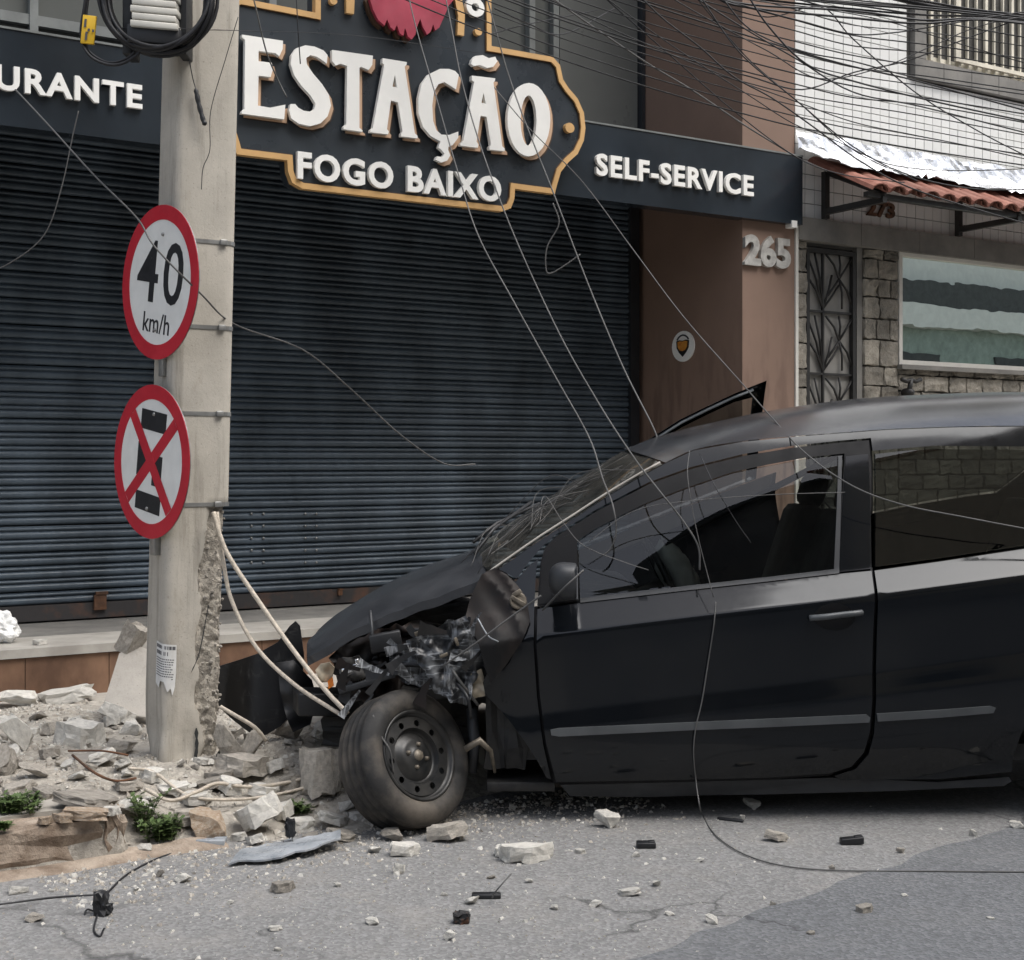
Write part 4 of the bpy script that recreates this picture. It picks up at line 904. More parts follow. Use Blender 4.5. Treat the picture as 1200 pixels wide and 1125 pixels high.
def panel(mb, polyXZ, step=.05, off=0.0, fn=None, gap=.0025, rim=.022, nrm=True, far=False, holes=None, mi=0):
    """side panel: outline in (X,Z), depth from the body surface; analytic normals, rim turned inwards"""
    poly = densify(shrink(list(polyXZ), gap), step); n = len(poly)
    pts = list(poly); xs = [p[0] for p in poly]; zs_ = [p[1] for p in poly]
    x = min(xs) + step * .5
    k = 0
    if fn is None:
        x = math.floor(min(xs) / .04) * .04
        while x < max(xs):
            for tk in TROWS:
                z = zb(x) + tk
                if inside(poly, x, z) and min((x - a) ** 2 + (z - b) ** 2 for a, b in poly) > .004 ** 2: pts.append((x, z))
            x += .04
    while fn is not None and x < max(xs):
        z = min(zs_) + step * (.5 if k % 2 else .25)
        while z < max(zs_):
            if inside(poly, x, z) and min((x - a) ** 2 + (z - b) ** 2 for a, b in poly) > (step * .45) ** 2: pts.append((x, z))
            z += step
        x += step * .9; k += 1
    r = delaunay_2d_cdt([Vector(p) for p in pts], [(i, (i + 1) % n) for i in range(n)], [list(range(n))], 1, 1e-5)
    vv, ff = r[0], r[2]
    f0 = (lambda X, Zv: S(X, Zv)) if fn is None else fn
    T = FAR if far else (lambda p: p)
    def nv(X, Zv):
        if fn is None: q = SN(X, Zv)
        else:
            e = .004; q = Vector(((f0(X + e, Zv) - f0(X - e, Zv)) / (2 * e), -1, (f0(X, Zv + e) - f0(X, Zv - e)) / (2 * e))).normalized()
        return Vector((q.x, -q.y, q.z)) if far else q
    V = [T(Vector((v.x, f0(v.x, v.y) + off, v.y))) for v in vv]; NN = [nv(v.x, v.y) for v in vv]
    F_ = []
    for f in ff:
        a = sum(vv[f[i]].x * vv[f[(i + 1) % len(f)]].y - vv[f[(i + 1) % len(f)]].x * vv[f[i]].y for i in range(len(f)))
        f = list(f) if a > 0 else list(f)[::-1]
        F_.append(f[::-1] if far else f)
    mb.add(V, F_, mi, True, NN if nrm else None)
    if rim:
        ed = {(f[i], f[(i + 1) % len(f)]) for f in F_ for i in range(len(f))}; bd = [e for e in ed if (e[1], e[0]) not in ed]
        b = {}; vs = []; ns = []
        for (i, j) in bd:
            A, B = V[i], V[j]; A2 = A + Vector((0, rim if not far else -rim, 0)); B2 = B + Vector((0, rim if not far else -rim, 0))
            q = (B - A).cross(A2 - A).normalized(); q = -q
            k0 = len(vs); vs += [A, B, B2, A2]; ns += [q] * 4
        mb.add(vs, [(4 * i, 4 * i + 3, 4 * i + 2, 4 * i + 1) for i in range(len(bd))], mi, True, ns if nrm else None)
    return mb
def pp(L): return [sd(*p) for p in L]
car = thing('crashed_car', Vector((1.1, YC, 0)), 'wrecked black three-door hatchback with crushed nose and buckled front wheel', 'car')
door_low = [(629, 713), (628, 755), (632, 815), (639, 870), (651, 917), (780, 915), (900, 912), (972, 907), (998, 899), (1013, 882), (1020, 858), (1023, 820), (1024, 740), (1022, 668), (980, 672), (900, 681), (800, 692), (680, 706)]
win = [(680, 704), (678, 635), (697, 622), (727, 606), (758, 591), (802, 574), (858, 555), (900, 546), (943, 538), (988, 533), (984, 600), (980, 670), (900, 679), (800, 690)]
frame_out = [(629, 712), (633, 660), (638, 642), (652, 628), (700, 598), (760, 567), (810, 549), (870, 534), (930, 524), (985, 518), (1019, 515), (1020, 560), (1021, 600), (1022, 667)]
rail_up = [(583, 667), (630, 634), (677, 604), (712, 581), (747, 560), (780, 542), (813, 527), (870, 517), (933, 511), (985, 507), (1040, 503), (1120, 500), (1200, 499), (1280, 502), (1340, 509), (1400, 533)]
rail_lo = [(1420, 552), (1388, 548), (1340, 538), (1270, 528), (1200, 524), (1095, 523), (1022, 529), (1020, 514), (985, 517), (930, 523), (870, 533), (810, 548), (760, 566), (700, 597), (652, 627), (636, 641), (618, 662), (606, 679)]
qwin = [(1025, 531), (1060, 527), (1095, 525), (1200, 526), (1270, 530), (1338, 540), (1378, 556), (1345, 600), (1322, 626), (1200, 641), (1100, 656), (1025, 666)]
rear_arch = [(1293 + 106 * math.cos(a), 905 - 104 * math.sin(a)) for a in [math.pi * k / 14 for k in range(0, 15)]]
quarter = [(1024, 668), (1100, 657.5), (1200, 642.5), (1323, 627.5), (1347, 601), (1380, 556), (1390, 550), (1420, 554), (1450, 590), (1472, 640), (1490, 700), (1495, 780), (1492, 860), (1480, 900)] + rear_arch + [(1100, 914), (985, 915), (976, 909), (1002, 901), (1017, 884), (1023.5, 860), (1026, 820), (1027, 740)]
sill = [(655, 921), (780, 918.5), (975, 913), (1100, 918), (1186, 912), (1190, 918), (1180, 924), (1050, 930), (900, 934), (760, 937), (668, 936)]
def car_side(far):
    o = {}
    if not far:
        o['door'] = panel(MB(), pp(door_low), .035, far=far).build('door', MT['paint'], car)
    o['quarter'] = panel(MB(), pp(quarter), .035, far=far).build('quarter_panel', MT['paint'], car)
    o['rail'] = panel(MB(), pp(rail_up + rail_lo), .03, far=far).build('roof_rail', MT['paint'], car)
    o['sill'] = panel(MB(), pp(sill), .04, off=.03, far=far, nrm=False).build('sill', MT['dplastic'], car)
    q = o['quarter']
    panel(MB(), pp(qwin), .05, off=.006, gap=.004, far=far).build('side_glass', MT['cglassr'], q)
    sl_ = MB(); qo = densify(shrink(pp(qwin), .001), .05); qi = densify(shrink(pp(qwin), .014), .05)
    return o
cs = car_side(False); car_side(True)
door = cs['door']
fo_ = pp(frame_out) + pp([(980, 671), (984, 600), (988, 533)]) ; 
# window frame ring: outer outline and window hole, joined through the belt line
fring = pp(frame_out + [(981, 670), (985, 600), (989, 532), (943, 537), (900, 545), (858, 554), (802, 573), (758, 590), (727, 605), (697, 621), (677, 634), (679, 704)])
panel(MB(), fring, .03, gap=.002).build('window_frame', MT['seal'], door)
panel(MB(), pp(win), .05, off=.008, gap=.0).build('window_glass', MT['cglass'], door)
# painted pillar cover behind the glass and bright belt strip
panel(MB(), pp([(990, 534), (1018, 531), (1020.5, 600), (1021, 667), (982, 671), (986, 600)]), .03, off=-.004, rim=.004).build('pillar_cover', MT['paint'], door)
panel(MB(), pp([(680, 701), (800, 687), (900, 676), (977, 667), (982, 534), (986, 534), (983, 671.5), (900, 681), (800, 692), (680, 706)]), .03, off=-.006, gap=0, rim=.006).build('belt_strip', MT['dplastic'], door)
panel(MB(), pp([(631, 709), (634, 662), (640, 645), (652, 632), (674, 622), (676, 636), (677, 703)]), .02, off=-.004, rim=.004).build('mirror_sail', MT['seal'], door)
def mould(a, parent):
    poly = pp(a); m = MB(); panel(m, poly, .03, off=-.011, gap=0, rim=.012); return m.build('side_moulding', MT['mould'], parent)
mould([(645, 855), (655, 853), (800, 846.5), (900, 842), (1015, 837), (1019, 840), (1018, 846), (900, 851.5), (800, 855.5), (655, 862.5), (646, 861)], door)
mould([(1027, 836), (1100, 831.5), (1160, 827), (1166, 829), (1163, 835), (1100, 840.5), (1028, 845)], cs['quarter'])
for nm, LL in (('door_seal', door_low[:15] + [(1021, 600), (1020, 515)]),):
    m = MB(); m.tube([Vector((x, S(x, z) + .026, z)) for x, z in densify(pp(LL), .06)[:-8]], .013, 6); m.build(nm, MT['seal'], car)
# handle with recess
panel(MB(), [(sd(978 + 24 * math.cos(a), 723 + 16 * math.sin(a))) for a in [2 * math.pi * k / 20 for k in range(20)]], .02, off=-.0015, gap=0, rim=.002).build('handle_recess', MT['seal'], door)
hm = MB(); hpts = [sd(948, 724), sd(965, 722), sd(985, 719.5), sd(1000, 718), sd(1009, 717.5)]
hm.tube(crom([Vector((x, S(x, z) - (.010 if i in (0, 4) else .026), z)) for i, (x, z) in enumerate(hpts)], 4), .0115, 8); hd = hm.build('door_handle', MT['mould'], door)
x, z = sd(1005, 718); MB().lathe([(.0005, .004), (.009, .003), (.010, 0), (.010, -.01)], Vector((x, S(x, z) - .021, z)), Vector((0, -1, 0)), 12).build('lock_cylinder', MT['brassy'], door)
# wing mirror
mm = MB(); mc = P(664, 681, 5.0)
def mirf(a, b):
    th = math.pi * a; ph = 2 * math.pi * b; q = Vector((math.sin(th) * math.cos(ph), math.sin(th) * math.sin(ph), math.cos(th)))
    sg = lambda v, e: math.copysign(abs(v) ** e, v)
    x = -abs(q.x) ** .75 * .066 if q.x < 0 else .035 * min(1, q.x * 3)
    k = 1 if q.x >= 0 else 1 - .25 * (x / .08) ** 2
    return mc + Vector((x, sg(q.y, .75) * .075 * k, sg(q.z, .7) * .068 * k + (.01 if q.x < 0 else 0) * (-x / .08)))
mm.grid(mirf, 20, 28); mo = mm.build('wing_mirror', MT['dplastic'], door, merge=True)
MB().obox(mc + Vector((-.02, .09, -.04)), (Vector((1, 0, 0)), Vector((0, 1, 0)), Z), (.035, .05, .02), 0, .006).build('mirror_arm', MT['dplastic'], mo)
MB().obox(mc + Vector((.0355, 0, 0)), (Vector((1, 0, 0)), Vector((0, 1, 0)), Z), (.0015, .07, .058), 0, .0).build('mirror_glass', MT['chrome'], mo)

# roof, windscreen, bonnet: lofts between the two sides
def sideline(L): return [Vector((x, S(x, z), z)) for x, z in pp(L)]
def tabX(L): return [(p.x, p.z) for p in L]
up = sideline(rail_up); edgeZ = tabX(up)
ridge = [P(*p, YC) for p in [(770, 526), (786, 517), (827, 503), (865, 493), (907, 483), (960, 474), (1013, 468), (1093, 463.5), (1200, 461), (1330, 465), (1430, 480), (1480, 500)]]; ridZ = tabX(ridge)
xa, xb_ = up[5].x, up[-1].x
def rooff(a, b):
    X = xa + (xb_ - xa) * a; ze = interp(edgeZ, X); v = b * 2 - 1
    yn = S(X, ze); hw = YC - yn
    w = 1 - abs(v) ** 2.4; bow = .06 * (1 - v * v)
    Xb = X - bow * (1 - a) * 2 * max(0, 1 - a * 3)
    zc = interp(ridZ, X); r = roll(X); zlin = ze + r * (v + 1) / 2
    z = zlin + max(.0, zc - ze - r * .5) * w
    return Vector((Xb, YC + v * hw, z))
MB().grid(rooff, 50, 32).build('roof', MT['roofp'], car)
near_p = sideline([(575, 673), (583, 667), (630, 634), (677, 604), (712, 581), (747, 560), (776, 544)])
def plc(L, t):
    k = min(int(t * (len(L) - 1)), len(L) - 2); f = t * (len(L) - 1) - k; return L[k].lerp(L[k + 1], f)
def wsf(a, b):
    n_ = plc(near_p, a); f_ = FAR(n_); v = b * 2 - 1; p = n_.lerp(f_, b); k = 1 - v * v
    return p + Vector((-.075, 0, .05)) * k
MB().grid(wsf, 16, 20).build('windscreen', MT['wglass'], car)
for k_ in range(2):
    m = MB(); m.tube([wsf(a, .006 + .988 * k_) + Vector((-.006, 0, .006)) for a in [i / 14 for i in range(15)]], .005, 6); m.build('windscreen_seal', MT['granite'] if k_ == 0 else MT['seal'], car)
cr = MB()                                                     # crack lines standing in the laminated glass
cen = (.45, .35)
for i in range(13):
    an = rnd.uniform(0, 6.28); L = rnd.uniform(.15, .5); pts = []
    for k in range(7):
        r_ = L * k / 6; a_ = cen[0] + math.cos(an) * r_ * 1.1 + rnd.uniform(-.012, .012); b_ = cen[1] + math.sin(an) * r_ * .6 + rnd.uniform(-.008, .008)
        if 0 < a_ < 1 and 0 < b_ < 1: pts.append(wsf(a_, b_) + Vector((-.0015, 0, .002)))
    if len(pts) > 2: cr.tube(pts, .0010, 4)
kind(cr.build('glass_cracks', MT['gcable'], car), 'stuff')
hood_n = sideline([(360, 771), (385, 757), (420, 737), (460, 718), (500, 703), (535, 690), (566, 678)]); hoodZ = tabX(hood_n)
crown = [P(*p, 5.75) for p in [(352, 772), (362, 752), (375, 738), (395, 721), (420, 704.5), (450, 688), (480, 674.5), (510, 663), (540, 652), (568, 641), (590, 634)]]; crZ = tabX(crown)
hx0, hx1 = hood_n[0].x, hood_n[-1].x
def hoodf(a, b):
    v = b * 2 - 1; X = hx0 + (hx1 - hx0) * a - .07 * (1 - v * v) * (1 - a) + (.05 * (1 - v * v)) * a
    ze = interp(hoodZ, max(hx0, X)); zc = interp(crZ, X); w = 1 - abs(v) ** 2.2
    yn = S(X, ze) + .012; hw = YC - yn; z = ze + (zc - ze) * w + roll(X) * .3 * (v + 1) / 2
    q = noise.noise(Vector((X * 5, v * 2.5, 2))) * .014 * (1 - a * .5) + noise.noise(Vector((X * 13, v * 6, 7))) * .006 * (1 - a)
    if b < .16: z += (.16 - b) * .10 * noise.noise(Vector((X * 9, 0, 3)))
    return Vector((X, YC + v * hw, z + q))
hb = MB(); hb.grid(hoodf, 34, 30); hb.grid(lambda a, b: hoodf(a, 1 - b) - Vector((0, 0, .018)), 34, 30)
for fn_ in (lambda t: hoodf(t, 0), lambda t: hoodf(0, t), lambda t: hoodf(1, t)): hb.grid(lambda a, b, fn_=fn_: fn_(a) - Vector((0, 0, .035 * b)), 30, 1)
hb.build('bonnet', MT['roofp'], car)
# scuttle, wipers
MB().grid(lambda a, b: Vector((hx1 - .0 + .12 * a + .05 * (1 - (2 * b - 1) ** 2) * (1 - a) - .05 * (1 - (2 * b - 1) ** 2) * a, YC + (b * 2 - 1) * .70, .80 + .10 * a + roll(0) * b)), 4, 16).build('scuttle', MT['seal'], car)
for b_, L in ((.22, .5), (.6, .45)):
    m = MB(); m.tube([wsf(.02, b_) + Vector((-.02, 0, .02)), wsf(.25, b_ + .12) + Vector((-.03, 0, .03)), wsf(.42, b_ + .28) + Vector((-.02, 0, .02))], .008, 5); m.build('wiper', MT['black'], car)

# front wing: torn remains between the door and the crushed corner
def wingfn(X, Zv):
    k = max(0, min(1, (.06 - X) / .3)); return S(X, Zv) + k * (.012 + .03 * noise.noise(Vector((X * 7, Zv * 6, 1))) + .018 * noise.noise(Vector((X * 19, Zv * 15, 4))))
wing = [(604, 681), (618, 664), (632, 653), (629, 668), (627, 712), (626, 756), (630, 816), (637, 872), (647, 915), (640, 912), (628, 890), (612, 866), (596, 845), (580, 827), (568, 815), (565, 800), (572, 785), (570, 765), (563, 748), (557, 730), (556, 712), (562, 692), (572, 674), (585, 669)]
panel(MB(), pp(wing), .018, fn=wingfn, rim=.012).build('front_wing', MT['paint'], car)
# torn brownish flap at the bonnet corner
panel(MB(), pp([(556, 688), (564, 672), (580, 664), (594, 672), (606, 684), (618, 700), (622, 728), (612, 752), (594, 778), (575, 800), (568, 782), (560, 752), (545, 722), (550, 702)]), .016, off=-.030, fn=lambda X, Zv: S(X, Zv) + .03 * noise.noise(Vector((X * 6, Zv * 5, 9))) + .03 * abs(noise.noise(Vector((X * 11 + Zv * 5, Zv * 4, 2)))), rim=.006).build('torn_flap', MT['torn'], car)
# crumpled scraped wing folded over the wheel
def crumf(X, Zv): return Y0 + .01 + .05 * noise.noise(Vector((X * 6, Zv * 6, 5))) + .10 * abs(noise.noise(Vector((X * 10 + Zv * 5, Zv * 10 - X * 6, 8)))) + .045 * abs(noise.noise(Vector((X * 20 - Zv * 8, Zv * 24, 1))))
def spiky(L, amp=3.5, st=7, seed=3):
    rr = random.Random(seed); out = []
    for i in range(len(L)):
        a = Vector(L[i]); b = Vector(L[(i + 1) % len(L)]); n = max(1, int((b - a).length / st))
        for k in range(n): p = a.lerp(b, k / n); out.append((p.x + rr.uniform(-amp, amp), p.y + rr.uniform(-amp, amp)))
    return out
def crum(name, L, mt, step=.011, fn=crumf, off=0.0, amp=3.0, seed=1, rim=.004):
    poly = [sd(*p) for p in spiky(L, amp, 8, seed)]
    mb = panel(MB(), poly, step, fn=fn, off=off, rim=rim, gap=0, nrm=False); return mb.build(name, mt, car)
crum('crumpled_wing', [(478, 752), (505, 738), (528, 725), (545, 716), (553, 738), (560, 760), (568, 781), (556, 796), (546, 828), (530, 822), (512, 812), (502, 795), (490, 778)], MT['crumple'], off=-.045, seed=4)
crum('crumpled_wing', [(452, 770), (470, 756), (490, 748), (506, 756), (520, 778), (528, 806), (505, 812), (488, 806), (470, 800), (455, 790)], MT['crumple'], off=.015, seed=6)
crum('crumpled_panel', [(385, 770), (420, 748), (455, 735), (490, 728), (515, 733), (500, 752), (470, 765), (450, 780), (430, 795), (405, 800), (388, 792)], MT['torn'], off=.07, seed=8)
crum('crumpled_panel', [(395, 790), (430, 778), (462, 776), (475, 796), (468, 820), (440, 826), (412, 822), (400, 808)], MT['torn'], off=.05, seed=9, fn=lambda X, Zv: crumf(X + 3, Zv))
# engine bay mass and front structure
bm_ = MB()
def lump(mb, c, h, seed, amp=.04, cuts=6):
    bm = bmesh.new(); bmesh.ops.create_cube(bm, size=2); bmesh.ops.subdivide_edges(bm, edges=bm.edges[:], cuts=cuts, use_grid_fill=True)
    for v in bm.verts: v.co = Vector((v.co.x * h[0], v.co.y * h[1], v.co.z * h[2])) + noise.noise_vector(v.co * 2.3 + Vector((seed, 0, seed))) * amp
    bm.verts.index_update(); mb.add([Vector(c) + v.co for v in bm.verts], [[v.index for v in f.verts] for f in bm.faces], 0, False); bm.free()
lump(bm_, (-.42, 5.95, .48), (.26, .55, .20), 3); lump(bm_, (-.30, 5.36, .56), (.30, .12, .12), 9, .05); lump(bm_, (-.02, 5.9, .45), (.08, .72, .27), 5, .02); lump(bm_, (-.45, 5.9, .28), (.3, .5, .06), 5, .02)
bm_.build('engine_bay', MT['bay'], car)
for pts, r_, mt in (([P(470, 745, 5.2), P(490, 738, 5.15), P(512, 744, 5.17), P(500, 756, 5.12)], .008, 'black'), ([P(520, 640 + 130, 5.1), P(540, 800, 5.05), P(560, 826, 5.1)], .006, 'gcable'), ([P(434, 716, 5.2), P(436, 740, 5.15), P(437, 764, 5.16)], .006, 'dplastic'),
                    ([P(560, 725, 5.05), P(572, 745, 5.02), P(584, 752, 5.03)], .0025, 'shard'), ([P(535, 800, 5.06), P(548, 818, 5.0), P(552, 842, 5.02)], .007, 'black'), ([P(420, 808, 5.2), P(470, 780, 5.1), P(520, 784, 5.08)], .010, 'black'), ([P(405, 800, 5.25), P(440, 770, 5.2), P(470, 762, 5.22)], .012, 'bay')):
    m = MB(); m.tube(crom(pts, 5), r_, 6); m.build('hose', MT[mt], car)
def blob_panel(name, L, mt, off, step=.012, amp=1.5, seed=2): return crum(name, L, mt, step, lambda X, Zv: Y0 + .02 * noise.noise(Vector((X * 30, Zv * 30, 3))), off, amp, seed, .01)
hl = blob_panel('headlamp', [(395, 772), (420, 768), (432, 780), (428, 794), (404, 798)], MT['bay'], .035)
m = MB(); m.lathe([(.0005, .012), (.016, .010), (.022, 0)], P(407, 785, 5.07), Vector((.25, -1, .2)), 12); m.build('reflector', MT['chrome'], hl)
m = MB(); m.obox(P(416, 780, 5.08), (Vector((1, 0, .4)), Vector((0, 1, 0)), Vector((-.4, 0, 1))), (.012, .006, .006), 0, .002); m.build('reflector', MT['chrome'], hl)
blob_panel('bracket', [(370, 782), (386, 774), (392, 782), (388, 800), (378, 798)], MT['brassy'], .06); blob_panel('indicator', [(385, 796), (391, 792), (392, 802), (386, 806)], MT['amber'], .04, .006, .5)
blob_panel('bracket', [(550, 790), (565, 786), (568, 818), (552, 820)], MT['brassy'], .03)
x, z = sd(607, 703)
m = MB(); m.lathe([(.006, .002), (.022, .0), (.030, .004), (.034, 0), (.030, -.006), (.022, -.004)], Vector((x, S(x, z) - .034, z)), Vector((.3, -1, .25)), 16); m.obox(Vector((x - .004, S(x, z) - .036, z + .03)), (Vector((1, 0, .6)), Vector((0, 1, 0)), Vector((-.6, 0, 1))), (.018, .004, .008), 0, .002); m.obox(Vector((x, S(x, z) - .04, z)), (Vector((1, 0, -.6)), Vector((0, 1, 0)), Vector((.6, 0, 1))), (.03, .004, .008), 0, .002); m.build('hinge_bracket', MT['oldmetal'], car)
for k in range(26):                                           # torn strips of plastic and sheet metal
    rr = random.Random(50 + k); px = rr.uniform(395, 560); py = rr.uniform(735, 822) - (px - 470) * .12; a = P(px, py, 5.0 + rr.uniform(-.01, .12)); L = rr.uniform(.05, .14); an = rr.uniform(-.9, 1.3); d = Vector((math.cos(an), rr.uniform(-.3, .3), math.sin(an))); w = Vector((-d.z, rr.uniform(-.4, .4), d.x)) * rr.uniform(.008, .028)
    bend = Vector((rr.uniform(-.3, .3), -rr.uniform(.1, .4), rr.uniform(-.3, .3))) * L; vv = []
    for i in range(6):
        t = i / 5; c = a + d * L * (t - .5) + bend * (t - .5) ** 2; ww = w * (1 - .75 * t) * (1 + rr.uniform(-.25, .25)); vv += [c - ww, c + ww]
    MB().add(vv, [(2 * i, 2 * i + 1, 2 * i + 3, 2 * i + 2) for i in range(5)]).build('torn_strip', MT[rr.choice(('crumple', 'crumple', 'black', 'torn', 'dplastic'))], car)
m = MB()
for i in range(9): m.obox(P(404 + i * 2.6, 806 - i * 1.0, 5.16), (Vector((1, .3, 0)), Vector((-.3, 1, 0)), Z), (.0015, .012, .035))
m.build('radiator_fins', MT['oldmetal'], car)
MB().obox(P(452, 750, 5.2), (Vector((1, .1, .18)), Vector((-.1, 1, 0)), Vector((-.18, 0, 1))), (.06, .07, .035), 0, .006).build('battery_box', MT['black'], car)
MB().obox(P(430, 800, 5.12), (Vector((1, .1, .3)), Vector((-.1, 1, 0)), Vector((-.3, 0, 1))), (.11, .012, .012), 0, .003).build('cross_member', MT['dplastic'], car)
for (px, py, w_, h_, mt) in ((419, 776, .007, .012, 'chrome'), (490, 742, .014, .008, 'oldmetal'), (520, 768, .016, .006, 'oldmetal'), (535, 752, .006, .016, 'oldmetal')):
    MB().obox(P(px, py, 5.0), (Vector((1, .3, .4)), Vector((-.3, 1, 0)), Vector((-.4, 0, 1))), (w_, .004, h_), 0, .002).build('broken_bit', MT[mt], car)
# wheel-arch liner and suspension
MB().grid(lambda a, b: Vector((-.40 + .42 * math.cos(math.pi * (.02 + .60 * a)), 5.20 + b * .5, .27 + .40 * math.sin(math.pi * (.02 + .60 * a)))), 16, 4).build('arch_liner', MT['bay'], car)
m = MB(); m.tube([P(553, 830, 5.2), P(556, 870, 5.2), P(552, 905, 5.2)], .022, 8); m.build('strut', MT['dplastic'], car)
m = MB(); m.tube([P(545, 878, 5.05), P(562, 868, 5.05), P(575, 880, 5.08), P(580, 905, 5.12)], [.012, .015, .009, .006], 8); m.build('drive_joint', MT['oldmetal'], car)
m = MB(); m.obox(P(610, 908, 5.35), (Vector((1, 0, 0)), Vector((0, 1, 0)), Z), (.13, .2, .018), 0, .005); m.build('subframe', MT['bay'], car)
# wheels
def wheel(c, ax, dia=.56, w=.175, rs=1.0):
    ax = Vector(ax).normalized(); r = dia / 2; rr = .185 * rs; h = w / 2
    a_ = (Z - ax * Z.dot(ax)).normalized(); b_ = ax.cross(a_)
    prof = [(rr, h - .02), (rr + .012, h - .004), (rr + .035, h + .004), (r - .035, h + .003), (r - .012, h - .012), (r - .003, h - .024)]
    g = [h - .024 - k * (w - .048) / 12 for k in range(1, 12)]
    for k, q in enumerate(g): prof.append((r - (.014 if k % 3 == 1 else 0), q))
    prof += [(r - .003, -h + .024), (r - .012, -h + .012), (r - .035, -h - .003), (rr + .035, -h - .004), (rr, -h + .02)]
    F = lambda x, y, d: c + b_ * x * rs + a_ * y * rs + ax * d
    dish = lambda q: h - .03 - .028 * max(0, 1 - ((q - .115) / .05) ** 2) if q < .165 else h - .03 - .02 * (q - .165) / .02
    mb = MB(); holes = [ell(.141 * math.cos(a), .141 * math.sin(a), .0145, .0145, 10) for a in [2 * math.pi * k / 10 for k in range(10)]]
    D = lambda x, y, d: F(x, y, d + h - .022)
    mb.extr([ell(0, 0, .168, .168, 48), ell(0, 0, .120, .120, 48)] + holes, D, -.006, 0)
    mb.lathe([(.1205, h - .0225), (.112, h - .036), (.106, h - .046), (.100, h - .044), (.080, h - .026), (.062, h - .020), (.045, h - .022), (.032, h - .014), (.022, h - .012), (.0005, h - .014)], c, ax, 36, sc=rs)
    mb.lathe([(.166, h - .024), (.172, h - .03), (.178, h - .01), (.190, h - .002), (.195, h - .008), (.186, h - .02), (.172, -h + .02)], c, ax, 40, sc=rs)
    wh = mb.build('wheel', MT['rim'], car)
    MB().lathe(prof, c, ax, 64).build('tyre', MT['tyre'], wh)
    MB().lathe([(.16, h - .07), (.02, h - .07)], c, ax, 24, sc=rs).build('brake_disc', MT['bay'], wh)
    MB().lathe([(.0005, .010), (.018, .008), (.022, 0)], c + ax * (h - .014), ax, 12).build('hub_cap', MT['oldmetal'], wh)
    for k in range(4):
        a = 2 * math.pi * k / 4 + .4; MB().lathe([(.0005, .012), (.007, .011), (.009, 0)], F(.05 * math.cos(a), .05 * math.sin(a), h - .022), ax, 6).build('wheel_bolt', MT['oldmetal'], wh)
    return wh
fw = wheel(P(474, 891, 5.05), (.68, -.64, .37), .505, .19, .87)
wheel(Vector((2.26, 5.20, .275)), (0, -1, 0)); wheel(Vector((2.26, 2 * YC - 5.20, .28)), (0, 1, 0)); wheel(Vector((-.32, 2 * YC - 5.24, SWZ + .28)), (.12, 1, 0))
m = MB(); pts = [P(437, 838, 4.92), P(446, 812 + 50, 4.9), P(457, 880, 4.89), P(461, 908, 4.9)]; m.tube(crom(pts, 5), .004, 5); m.build('bent_wire', MT['gcable'], car)
# underbody, floor, rear end
m = MB(); m.obox(Vector((1.35, YC, .245)), (Vector((1, 0, .0)), Vector((0, 1, 0)), Z), (1.30, .70, .03)); m.build('floor_pan', MT['bay'], car)
reW = [Vector((x, S(x, z), z)) for x, z in pp([(1420, 553), (1450, 590), (1472, 640), (1490, 700), (1495, 780), (1492, 860), (1480, 900)])]
rt_ = Vector((xb_, S(xb_, interp(edgeZ, xb_)), interp(edgeZ, xb_)))
def tailf(a, b):
    n_ = plc([rt_] + reW, a); f_ = FAR(n_); v = b * 2 - 1; return n_.lerp(f_, b) + Vector((.10 * (1 - v * v), 0, .08 * (1 - abs(v) ** 2.4) * max(0, 1 - a * 3)))
tb = MB(); tb.grid(lambda a, b: tailf(.42 + .58 * a, b), 14, 20); tg = tb.build('tailgate', MT['paint'], car)
tb = MB(); tb.grid(lambda a, b: tailf(.0 + .42 * a, b), 10, 20); tb.build('rear_window', MT['cglassr'], tg)
tb = MB(); tb.grid(lambda a, b: plc([reW[4], reW[5], reW[6]], a).lerp(FAR(plc([reW[4], reW[5], reW[6]], a)), b) + Vector((.04 + .12 * (1 - (2 * b - 1) ** 2), 0, 0)), 6, 20); tb.build('rear_bumper', MT['paint'], car)
# interior
m = MB(); m.obox(Vector((.33, YC, .70)), (Vector((1, 0, -.1)), Vector((0, 1, 0)), Vector((.1, 0, 1))), (.2, .66, .14), 0, .05); m.build('dashboard', MT['dplastic'], car)
sw_ = MB(); wc = Vector((.62, 5.50, .86)); wa = Vector((.9, 0, .44)).normalized(); a_ = wa.orthogonal().normalized(); b_ = wa.cross(a_)
sw_.tube([wc + (a_ * math.cos(q) + b_ * math.sin(q)) * .185 for q in [2 * math.pi * k / 28 for k in range(28)]], .014, 7, closed=True)
for q in (0, 2.1, 4.2): sw_.tube([wc, wc + (a_ * math.cos(q) + b_ * math.sin(q)) * .18], .012, 5)
sw_.tube([wc, wc - wa * .25], .03, 8); stw = sw_.build('steering_wheel', MT['black'], car)
ab = MB()
def abf(a, b):
    th = math.pi * a; ph = 2 * math.pi * b; q = Vector((math.sin(th) * math.cos(ph), math.sin(th) * math.sin(ph), math.cos(th))); k = 1 + .25 * noise.noise(q * 2.5)
    return wc + wa * .05 + wa * q.z * .07 * k + (a_ * q.x * .15 + b_ * q.y * .17) * k
ab.grid(abf, 14, 20); ab.build('airbag', MT['airbag'], stw)
